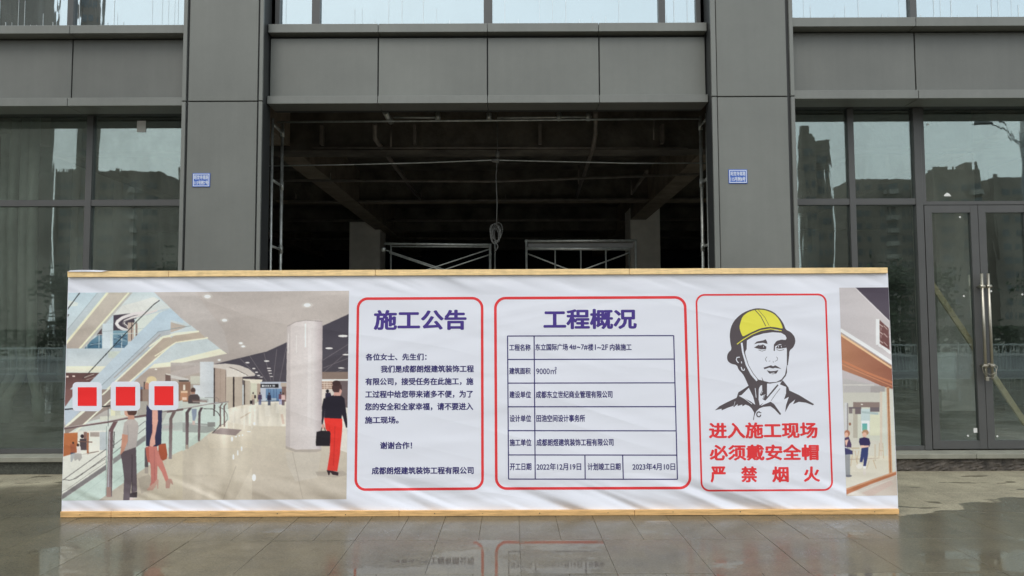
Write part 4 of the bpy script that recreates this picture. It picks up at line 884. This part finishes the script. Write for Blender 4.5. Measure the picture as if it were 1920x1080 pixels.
p.poly([(385,545),(400,538),(428,541),(448,560),(456,620),(466,705),(456,708),(436,640),(434,662),(345,660),(350,600),(345,650),(338,690),(332,690),(334,600),(342,560)], (40,36,48)); p.ell(410, 505, 25, 30, (78,56,56)); p.ell(407, 482, 21, 14, (70,50,50)); p.poly([(425,510),(436,520),(428,545),(415,545)], sk); p.poly([(396,528),(422,528),(424,545),(392,546)], sk)
p.poly([(345,658),(436,662),(438,700),(424,850),(412,928),(360,922),(374,830),(376,760),(352,710)], ((226,58,50), (214,66,58), 'y')); p.line([(400,700),(392,900)], 5, (190,44,42), .6); p.line([(372,700),(378,780)], 4, (196,46,42), .5)
p.poly([(358,922),(390,926),(418,934),(416,950),(388,946),(376,932),(372,948),(366,948)], (60,44,50)); p.poly([(306,728),(330,722),(372,724),(378,735),(374,800),(304,800),(302,790)], (40,36,42)); p.line([(328,726),(334,706),(346,706),(352,726)], 4, (50,44,48)); p.ell(340, 700, 7, 12, sk)
# boy, woman in a dress, glass balustrade at the left
V(110, 730, 4.909)
p.poly([(40,190),(440,190),(1140,190),(1140,1040),(20,1040)], ((205,211,204), (198,208,198), 'y')); p.poly([(20,380),(440,380),(440,1040),(20,1040)], ((222,220,210), (204,212,200), 'y'))
p.poly([(40,0),(60,160),(130,60),(130,0)], (130,96,92)); p.poly([(50,190),(460,165),(470,250),(50,350)], (182,176,170)); p.poly([(400,0),(490,0),(490,170),(420,200),(60,420),(50,330),(240,200)], (150,136,128)); p.poly([(50,180),(200,200),(60,340)], (186,196,206))
p.line([(470,-10),(400,52)], 13, (240,234,212)); p.line([(490,85),(60,480)], 13, (240,234,212)); p.line([(395,45),(60,345)], 13, (240,234,212)); p.line([(240,200),(80,335)], 12, (240,234,212)); p.line([(50,186),(150,176)], 12, (40,36,40)); p.line([(390,160),(500,150)], 10, (40,38,42))
p.poly([(480,60),(560,60),(570,250),(480,250)], (196,196,180)); p.poly([(480,180),(520,180),(520,245),(480,245)], (222,220,190)); p.poly([(380,250),(640,235),(640,262),(380,290)], (208,208,194)); p.poly([(740,0),(840,0),(820,240),(740,240)], (150,130,118)); p.line([(760,0),(760,120)], 20, (110,88,82)); p.poly([(740,110),(820,110),(820,230),(720,240)], (170,165,156))
p.poly([(950,150),(1140,100),(1140,400),(950,390)], (196,202,194)); p.poly([(950,320),(1140,300),(1140,370),(950,380)], (180,186,180)); p.line([(960,350),(1060,340)], 30, (190,180,178), .6)
p.poly([(45,405),(175,398),(172,582),(38,622)], ((190,120,78), (170,104,70), 'y')); p.poly([(178,395),(378,392),(378,600),(178,600)], (232,228,216)); p.rect(230, 392, 260, 560, (140,110,100)); p.line([(270,400),(268,600)], 16, (170,110,80)); p.poly([(290,395),(375,395),(375,435),(290,435)], (170,158,150)); p.poly([(378,392),(452,392),(452,560),(378,560)], (188,194,196)); p.line([(215,600),(370,570)], 6, (110,90,82)); p.rect(195, 455, 255, 560, (84,72,76)); p.ell(217, 432, 16, 18, (60,48,52)); p.line([(180,480),(310,486)], 9, (120,92,84))
p.ell(133, 493, 9, 11, (60,46,46)); p.poly([(105,505),(150,500),(160,580),(112,584)], (160,96,72)); p.poly([(110,582),(150,582),(146,620),(122,668),(110,668)], (60,68,90)); p.ell(178, 512, 11, 14, (46,38,42)); p.poly([(165,525),(202,525),(204,590),(168,590)], (226,218,214)); p.poly([(150,590),(210,590),(214,630),(190,664),(176,640),(150,660),(140,640)], (54,44,50))
p.poly([(40,620),(170,580),(378,600),(378,610),(440,560),(440,760),(30,1000)], (226,224,214), .7)
for a, b, w_ in (((30,842),(440,548),5), ((200,792),(436,618),5), ((120,835),(430,640),3)): p.line([a, b], w_, (70,66,66))
p.line([(30,828),(100,838),(160,820),(200,792)], 5, (80,76,74)); p.poly([(20,975),(440,690),(440,738),(20,1022)], (132,128,128)); p.line([(20,945),(70,925),(440,668)], 3, (120,116,114)); p.poly([(20,1025),(440,742),(440,1000),(370,1030),(20,1040)], ((192,208,198), (198,212,204), 'x')); p.line([(140,1030),(440,800)], 3, (170,188,180))
p.poly([(495,560),(800,440),(800,720),(600,860),(560,900),(495,950)], (194,210,200)); p.line([(500,520),(800,290)], 4, (80,78,78)); p.line([(500,590),(800,355)], 4, (80,78,78)); p.poly([(500,640),(800,420),(800,470),(500,690)], (140,138,136)); p.line([(500,860),(800,640)], 3, (160,176,168))
p.poly([(360,1028),(600,860),(830,700),(1140,540),(1140,1040)], ((178,170,158), (200,190,170), 'x')); p.poly([(900,760),(1140,640),(1140,900),(1000,1000),(800,1040)], (202,193,174), .6); p.poly([(730,820),(830,780),(900,900),(760,960)], (158,148,136), .5)
p.poly([(950,390),(1140,380),(1140,560),(830,700),(830,500)], (196,210,200))
p.line([(48,360),(250,330),(450,300),(640,262),(740,250),(1140,184)], 19, (112,92,92)); p.line([(48,352),(250,323),(450,293),(640,256)], 5, (196,184,180)); p.line([(455,160),(455,340)], 5, (84,90,92)); p.line([(440,340),(436,980)], 4, (110,130,124))
p.poly([(502,300),(546,294),(502,378),(490,992),(440,992),(460,378)], ((110,84,86), (142,132,136), 'y')); p.line([(470,390),(455,985)], 8, (186,184,190)); p.line([(492,390),(484,980)], 5, (70,62,68)); p.line([(512,390),(506,540)], 8, (60,60,60)); p.poly([(440,900),(480,900),(484,990),(440,990)], (160,132,124))
p.poly([(1046,210),(1082,205),(1048,270),(1042,642),(1012,642),(1018,270)], ((110,92,90), (140,130,130), 'y')); p.rect(792, 540, 824, 715, ((100,86,88), (90,84,86), 'y')); p.rect(792, 715, 824, 775, (164,154,144)); p.poly([(950,210),(1000,205),(990,230),(950,320)], (180,180,172))
sk = (205,160,140)
p.poly([(604,198),(640,198),(640,250),(622,246),(606,230)], sk); p.poly([(628,198),(722,196),(716,228),(694,242),(642,238)], (86,60,54)); p.poly([(640,236),(694,238),(700,284),(636,280)], (190,145,128))
p.poly([(640,278),(700,276),(728,306),(736,345),(714,532),(600,572),(602,420),(588,402),(604,306)], ((184,175,169), (168,160,156), 'y')); p.line([(634,330),(640,420),(632,520)], 6, (146,138,136), .7); p.poly([(584,410),(636,420),(636,478),(604,560),(590,606),(566,602),(578,500)], (190,142,122))
p.poly([(596,572),(712,532),(716,680),(722,935),(668,960),(674,810),(654,1024),(594,1024),(602,820),(586,680),(570,600)], ((92,82,86), (104,94,100), 'y')); p.line([(676,600),(674,940)], 7, (58,52,56), .8); p.poly([(655,960),(724,940),(720,1002),(655,996)], (70,62,66)); p.line([(655,998),(720,1000)], 6, (214,206,200)); p.poly([(654,1000),(700,1006),(650,1030)], (206,190,184))
sk = (196,132,120)
p.poly([(820,520),(906,520),(912,600),(906,830),(880,862),(842,902),(836,896),(850,850),(846,700),(826,640)], ((190,120,110), (184,120,112), 'y')); p.poly([(886,530),(912,560),(948,640),(988,750),(1012,826),(990,862),(948,760),(904,690)], (194,126,116)); p.line([(880,560),(884,840)], 6, (160,96,92), .6)
p.poly([(812,918),(840,890),(882,858),(906,826),(920,830),(916,914),(908,916),(904,870),(868,928),(816,932)], (190,154,140)); p.poly([(984,850),(1020,820),(1042,830),(1054,876),(1046,878),(1030,860),(1020,912),(986,912)], (178,142,130))
p.poly([(918,510),(985,498),(1002,600),(994,640),(960,657),(940,640),(918,570)], ((172,92,66), (156,82,60), 'y')); p.poly([(800,530),(830,530),(836,670),(820,672),(806,600)], (176,98,86)); p.line([(890,512),(985,502)], 8, (150,80,60))
p.poly([(810,140),(850,190),(952,190),(950,300),(944,500),(904,526),(804,522),(804,300)], ((60,60,88), (52,52,76), 'y')); p.poly([(860,190),(912,190),(914,290),(886,440),(890,505),(862,530),(836,520),(842,470),(864,380),(860,290)], (216,166,150)); p.line([(866,300),(862,420)], 5, (190,130,118), .6)
V(110, 490, 2.297)
p.ell(400, 512, 22, 18, (218,200,160))
p.blur(1); p.c = np.clip((p.c - 150)*1.07 + 153, 0, 252)
rs = np.random.RandomState(3)
def mottle(p, n, amp):      # uneven ink and soft light of the printed photograph
    r_ = rs.normal(0, 1, (n+2, n+2, 1)); y_ = np.linspace(0, n, p.H); x_ = np.linspace(0, n, p.W); iy, ix = y_.astype(int), x_.astype(int); fy = (y_-iy)[:, None, None]; fx = (x_-ix)[None, :, None]
    fy = fy*fy*(3-2*fy); fx = fx*fx*(3-2*fx)
    v = (r_[iy][:, ix]*(1-fx) + r_[iy][:, ix+1]*fx)*(1-fy) + (r_[iy+1][:, ix]*(1-fx) + r_[iy+1][:, ix+1]*fx)*fy
    p.c *= 1 + amp*v
mottle(p, 5, .014); mottle(p, 40, .006); mottle(p, 130, .008)
p.c *= 1 + rs.normal(0, .012, p.c.shape[:2])[..., None]
p.grid([(128, 549), (654.5, 545.2), (649.5, 936), (116, 938.5)], 560, 416, 'mall_picture', m_print, BN, YBN - L1)
for a, b in (((136, 716.5, 190.8, 771), (145.7, 726, 181.4, 761.2)), ((207.5, 715.5, 262.8, 770), (217, 725.2, 253.7, 760.6)), ((279, 714.6, 334.6, 769), (289.4, 724, 325.2, 760))):
    x0_, y0_, x1_, y1_ = a; r_ = 8; out = []
    for cx_, cy_, a0 in ((x1_-r_, y0_+r_, -90), (x1_-r_, y1_-r_, 0), (x0_+r_, y1_-r_, 90), (x0_+r_, y0_+r_, 180)):
        out += [(cx_ + r_*math.cos(math.radians(a0 + 15*k)), cy_ + r_*math.sin(math.radians(a0 + 15*k))) for k in range(7)]
    g = MB(); g.slab_poly([Q(x, y, L3) for x, y in out], .0007); so_ = g.build('red_square_badge', m_white_ink, BN)
    x0_, y0_, x1_, y1_ = b; g = MB(); g.poly([Q(x0_, y0_, L4), Q(x0_, y1_, L4), Q(x1_, y1_, L4), Q(x1_, y0_, L4)]); face_cam(g).build('red_square', m_sq, so_, norm=False)
# --- the shop picture at the right end
p = Paint(1568, 534, 1690, 936, (190, 182, 183)); V = p.view
V(1560, 520, 4.907)
p.poly([(60,95),(215,95),(530,410),(560,800),(80,480)], ((192,186,187), (202,196,196), 'x')); p.poly([(212,90),(540,90),(560,430),(530,410)], ((80,72,84), (90,82,92), 'y')); p.line([(208,92),(532,408)], 9, (216,210,210)); p.rect(526, 400, 560, 480, (190,184,184))
p.rect(404, 385, 436, 620, (240,238,238)); p.line([(430,620),(470,640),(530,690)], 26, (236,232,232)); p.poly([(436,388),(522,470),(530,668),(440,612)], (116,80,78)); 
for y in (430, 500, 580): p.line([(436,y),(470,y+26)], 6, (224,206,198)); p.line([(476,y+14),(510,y+52)], 5, (220,200,192)); p.line([(450,y+30),(452,y+60)], 4, (214,194,188))
p.poly([(75,515),(548,815),(575,1045),(480,1010),(300,930),(88,850)], ((176,126,98), (150,98,80), 'x')); p.line([(75,482),(300,622),(560,792)], 30, (240,240,244)); p.line([(78,508),(548,812)], 7, (170,150,140)); p.line([(82,530),(548,834)], 18, (226,190,150)); p.line([(88,765),(330,880),(575,975)], 20, (196,130,96), .8); p.line([(88,800),(330,905),(575,1010)], 10, (206,144,108), .7)
V(1560, 720, 4.157)
p.poly([(85,0),(280,0),(400,22),(480,40),(480,700),(115,830),(90,700)], ((196,194,184), (214,210,196), 'y')); p.poly([(88,-45),(300,0),(410,20),(410,66),(90,66)], (184,180,178)); p.line([(88,8),(330,8)], 4, (226,224,214)); p.rect(300, 18, 412, 66, (168,162,160)); p.rect(165, 142, 372, 182, (140,124,118)); p.rect(165, 182, 200, 420, (182,176,162)); p.rect(200, 182, 375, 440, (205,206,192)); p.ell(233, 159, 9, 4, (245,242,232))
p.rect(130, 180, 228, 192, (110,100,104)); p.rect(132, 192, 160, 230, (130,120,120)); p.rect(180, 192, 228, 234, (116,104,106)); p.rect(296, 182, 370, 216, (112,102,106)); p.rect(226, 192, 296, 290, (192,206,206)); p.line([(232,218),(360,232)], 16, (170,186,186)); p.rect(228, 286, 292, 372, (226,230,232)); p.rect(236, 308, 274, 364, ((100,168,168), (120,180,160), 'y')); p.rect(296, 240, 376, 400, (214,214,190)); p.rect(96, 145, 124, 700, (206,206,206)); p.rect(116, 150, 126, 520, (150,146,148)); p.rect(374, 60, 392, 600, (208,196,180)); p.rect(392, 60, 424, 640, (206,208,196)); p.ell(140, 312, 9, 12, (150,110,90))
p.poly([(96,560),(436,560),(470,690),(112,828)], ((214,208,190), (220,216,204), 'y')); p.line([(150,500),(215,500)], 8, (190,172,140)); p.line([(100,590),(360,578)], 5, (150,120,108), .5)
for a in ((165,510,145,640), (180,520,200,640), (210,520,190,610), (290,600,270,660), (320,590,345,660), (370,460,366,580), (396,460,402,580), (370,520,400,520), (110,520,96,700)): p.line([a[:2], a[2:]], 5, (196,176,146))
p.rect(330, 470, 342, 600, (200,190,170)); p.rect(100, 500, 142, 712, (142,146,152), .85); p.ell(128, 716, 26, 10, (120,122,132))
p.ell(118, 385, 22, 26, (176,120,96)); p.ell(112, 396, 14, 20, (224,180,160)); p.poly([(98,420),(130,410),(152,470),(150,496),(98,490)], (84,66,98)); p.poly([(100,440),(130,430),(110,490)], (226,188,170)); p.poly([(98,496),(160,520),(162,548),(100,550)], (66,66,104))
p.ell(260, 378, 26, 22, (176,138,108)); p.ell(254, 396, 17, 20, (222,180,160)); p.poly([(214,424),(250,414),(290,424),(300,462),(290,492),(220,480),(210,450)], (58,50,90)); p.poly([(222,478),(290,480),(284,492),(226,500)], (230,190,172)); p.poly([(230,500),(284,492),(280,560),(264,640),(244,640),(248,570),(236,610),(216,610)], ((56,66,110), (64,70,116), 'y')); p.rect(244, 640, 264, 660, (236,232,230)); p.ell(214, 640, 24, 20, (236,232,228), .7); p.rect(244, 660, 264, 710, (222,214,210), .6)
p.poly([(425,22),(446,22),(470,690),(444,700)], (202,158,122)); p.line([(437,30),(456,690)], 9, (158,112,84)); p.poly([(446,40),(476,52),(498,680),(470,690)], (206,206,196))
p.poly([(112,815),(300,748),(505,678),(505,706),(300,782),(112,862)], (176,116,84)); p.line([(112,822),(300,755),(505,682)], 7, (206,158,126)); p.poly([(112,862),(300,782),(505,706),(520,900),(112,900)], ((208,202,194), (196,184,172), 'x')); p.poly([(230,850),(460,750),(480,780),(300,880)], (200,176,166), .6); p.line([(112,880),(130,866),(480,740)], 4, (226,222,214), .6)
p.blur(1); p.c = np.clip((p.c - 150)*1.07 + 153, 0, 252); p.c *= 1 + rs.normal(0, .012, p.c.shape[:2])[..., None]
p.grid([(1573.6, 539.4), (1665.6, 538.8), (1682.6, 928.8), (1587, 930)], 110, 420, 'shop_picture', m_print, BN, YBN - L1)

m_board_g = mat('railing_paint', (.40, .42, .41), .6)
# ------------------------------------------------------------------ the street behind the camera, seen mirrored in the glass
YM = YG + .035
def mir(px, py, D):                    # a point seen mirrored at distance D: put it on the street side
    q = at(px, py, D); return q.x, 2*YM - q.y, q.z
def tower(px0, px1, pyt, D, label, steps=(), m=m_tower, depth=18, fl=3.1, bayw=4.2):
    depth = min(12, .5*abs(px1 - px0)/1387*D); x0_, y, zt = mir(px0, pyt, D); x1_, _, _ = mir(px1, pyt, D)
    if px1 < 960: x1_ = mir(px1, pyt, D + depth)[0]
    if px0 > 960: x0_ = mir(px0, pyt, D + depth)[0]
    if x1_ < x0_ + 3: x1_ = x0_ + 3
    e = empty('apartment_tower', ((x0_+x1_)/2, y, 0), label=label, cat='building', group='apartment towers across the street')
    b = MB().box(x0_, x1_, y - depth, y, 0, zt)
    for a, c, pz in steps:
        za = mir(px0, pz, D)[2]; b.box(x0_ + (x1_-x0_)*a, x0_ + (x1_-x0_)*c, y - depth*.8, y - .6, zt, za)
    b.build('wall', m, e)
    n = max(1, int((x1_-x0_)/bayw)); bw = (x1_-x0_)/n; nf = int(zt/fl)
    g = MB(); s = MB(); r = MB()
    for i in range(n):
        xa = x0_ + i*bw
        for k in range(nf):
            z = k*fl
            g.box(xa + bw*.18, xa + bw*.46, y - .001, y + .05, z + 1.0, z + 2.5)
            if i % 2: s.box(xa + bw*.5, xa + bw*.95, y, y + 1.3, z + .1, z + 1.15); g.box(xa + bw*.55, xa + bw*.9, y - .001, y + .05, z + 1.2, z + 2.7)
            else: g.box(xa + bw*.6, xa + bw*.84, y - .001, y + .05, z + 1.1, z + 2.4)
        if i % 3 == 0: r.box(xa - .35, xa + .35, y, y + .5, 0, zt + .6)
    tag(g.build('window', m_towerg, e), kind='stuff'); tag(s.build('balcony', m_tower, e), kind='stuff'); r.build('pier', m, e)
tower(-260, 126, -420, 95, 'tall brown apartment tower mirrored in the left window and over it', m=m_tower2)
tower(162, 200, -200, 150, 'narrow slab tower mirrored at the left edge of the second window', m=m_tower2)
tower(110, 345, 322, 170, 'stepped mid-rise block mirrored in the window beside the left pillar', steps=((.05, .35, 316), (.5, .75, 319)), m=m_tower2)
tower(1494, 1524, 250, 140, 'tall tower mirrored in the narrow light beside the right pillar', m=m_tower2, steps=((.0, .6, 234),))
tower(1524, 1540, 262, 146, 'slim tower annex mirrored in the narrow light beside the right pillar', m=m_tower2)
tower(1560, 1725, 336, 175, 'long brown block mirrored low in the second light right of the pillar', m=m_tower2)
tower(1722, 1838, 318, 160, 'brown block with rooftop sheds mirrored above the left door leaf', steps=((.12, .28, 311), (.72, .92, 303)), m=m_tower2)
tower(1836, 1925, 332, 165, 'lower brown block mirrored above the right door leaf', m=m_tower2)
tower(1925, 2100, 300, 170, 'brown block mirrored beyond the right door leaf', m=m_tower2)
tower(-620, -280, 60, 120, 'broad apartment block beyond the tall tower', m=m_tower2)
tower(700, 1250, 344, 230, 'far wide block opposite the opening', m=m_tower2)
tower(340, 690, 318, 200, 'mid-rise block opposite the left pillar', m=m_tower2)
# street trees and planting along the far pavement: they keep the lower panes dark green
def tree(x, y, h, lab):
    e = empty('street_tree', (x, y, 0), label=lab, cat='tree', group='street trees across the road')
    tube('trunk', [(x, y, 0), (x + .1, y, h*.35), (x - .05, y + .1, h*.7)], [.16, .12, .05], m_bark, e)
    rr = random.Random(int(x*100)); b = bmesh.new()
    for c in range(26):
        a = rr.uniform(0, 6.28); R_ = rr.uniform(.2, 1)**.6*h*.34; cz_ = h*.62 + rr.uniform(-.26, .34)*h
        cx_, cy_ = x + R_*math.cos(a), y + R_*math.sin(a)
        for _ in range(70):
            v = Vector((rr.gauss(0, .5), rr.gauss(0, .5), rr.gauss(0, .4))) + Vector((cx_, cy_, cz_)); s_ = rr.uniform(.08, .2)
            d1_ = Vector((rr.gauss(0, 1), rr.gauss(0, 1), rr.gauss(0, 1))).normalized()*s_; d2_ = d1_.orthogonal().normalized()*s_*.6
            b.faces.new([b.verts.new(v + d1_), b.verts.new(v + d2_), b.verts.new(v - d1_), b.verts.new(v - d2_)])
    me = bpy.data.meshes.new('crown'); b.to_mesh(me); b.free(); link('crown', me, m_leaf, e)
for i, x in enumerate((-34, -26.5, -19, 16, 24.5, 33, 41)):
    tree(x, -29 + (i % 3)*.5, 4.6 + (i*37 % 5)*.3, 'leafy street tree across the road, number %s from the left' % ['one', 'two', 'three', 'four', 'five', 'six', 'seven'][i])
hg = bmesh.new(); rr = random.Random(5)
for _ in range(26000):
    v = Vector((rr.uniform(-60, 60), -31 + rr.uniform(-.6, .6), .1 + rr.random()**.8*1.7)); s_ = rr.uniform(.08, .2)
    d1_ = Vector((rr.gauss(0, 1), rr.gauss(0, 1), rr.gauss(0, 1))).normalized()*s_; d2_ = d1_.orthogonal().normalized()*s_*.6
    hg.faces.new([hg.verts.new(v + d1_), hg.verts.new(v + d2_), hg.verts.new(v - d1_), hg.verts.new(v - d2_)])
me = bpy.data.meshes.new('hedge'); hg.to_mesh(me); hg.free(); tag(link('hedge', me, m_leaf), 'clipped hedge running along the far pavement', 'hedge', kind='stuff')
# street lamp
x, y, _ = mir(1916, 300, 24); e = empty('street_lamp', (x, y, 0), label='curved twin arm street lamp mirrored above the right door leaf', cat='lamp')
J = lambda px, py: Vector(mir(px, py, 24))
top = J(1916, 200)
tube('pole', [(top.x, top.y, 0), (top.x, top.y, top.z + .6)], [.11, .08], m_lamp, e)
tube('arm', [J(1914, 266), J(1905, 262), J(1892, 243), J(1878, 228), J(1862, 222), J(1850, 220)], .02, m_lamp, e)
tube('arm', [J(1912, 270), J(1900, 262), J(1886, 246), J(1872, 236), J(1858, 233)], .02, m_lamp, e)
tube('arm', [J(1918, 266), J(1927, 262), J(1940, 243), J(1954, 228), J(1970, 222)], .02, m_lamp, e)
for px, py in ((1846, 219), (1843, 232), (1982, 222)):
    q = J(px, py); b = MB(); b.tube([q + Vector((-.38, 0, -.03)), q + Vector((-.2, 0, .03)), q + Vector((.1, 0, .05)), q + Vector((.32, 0, .02))], [.02, .07, .08, .03], 10); b.build('lamp_head', m_lamp, e)

# railing along the near side of the road
rl = empty('road_railing', (0, -9.4, 0), label='white picket railing along the road, mirrored low in the door glass', cat='railing')
g = MB()
for i in range(-190, 190): g.box(i*.13, i*.13 + .02, -9.41, -9.39, .1, 1.02)
tag(g.build('picket', m_board_g, rl), kind='stuff')
for z in (.12, 1.02): box('rail', -24.7, 24.7, -9.425, -9.375, z - .02, z + .03, m_board_g, rl)
for i in range(-9, 10): box('post', i*2.6 - .03, i*2.6 + .03, -9.35, -9.29, 0, 1.12, m_board_g, rl)
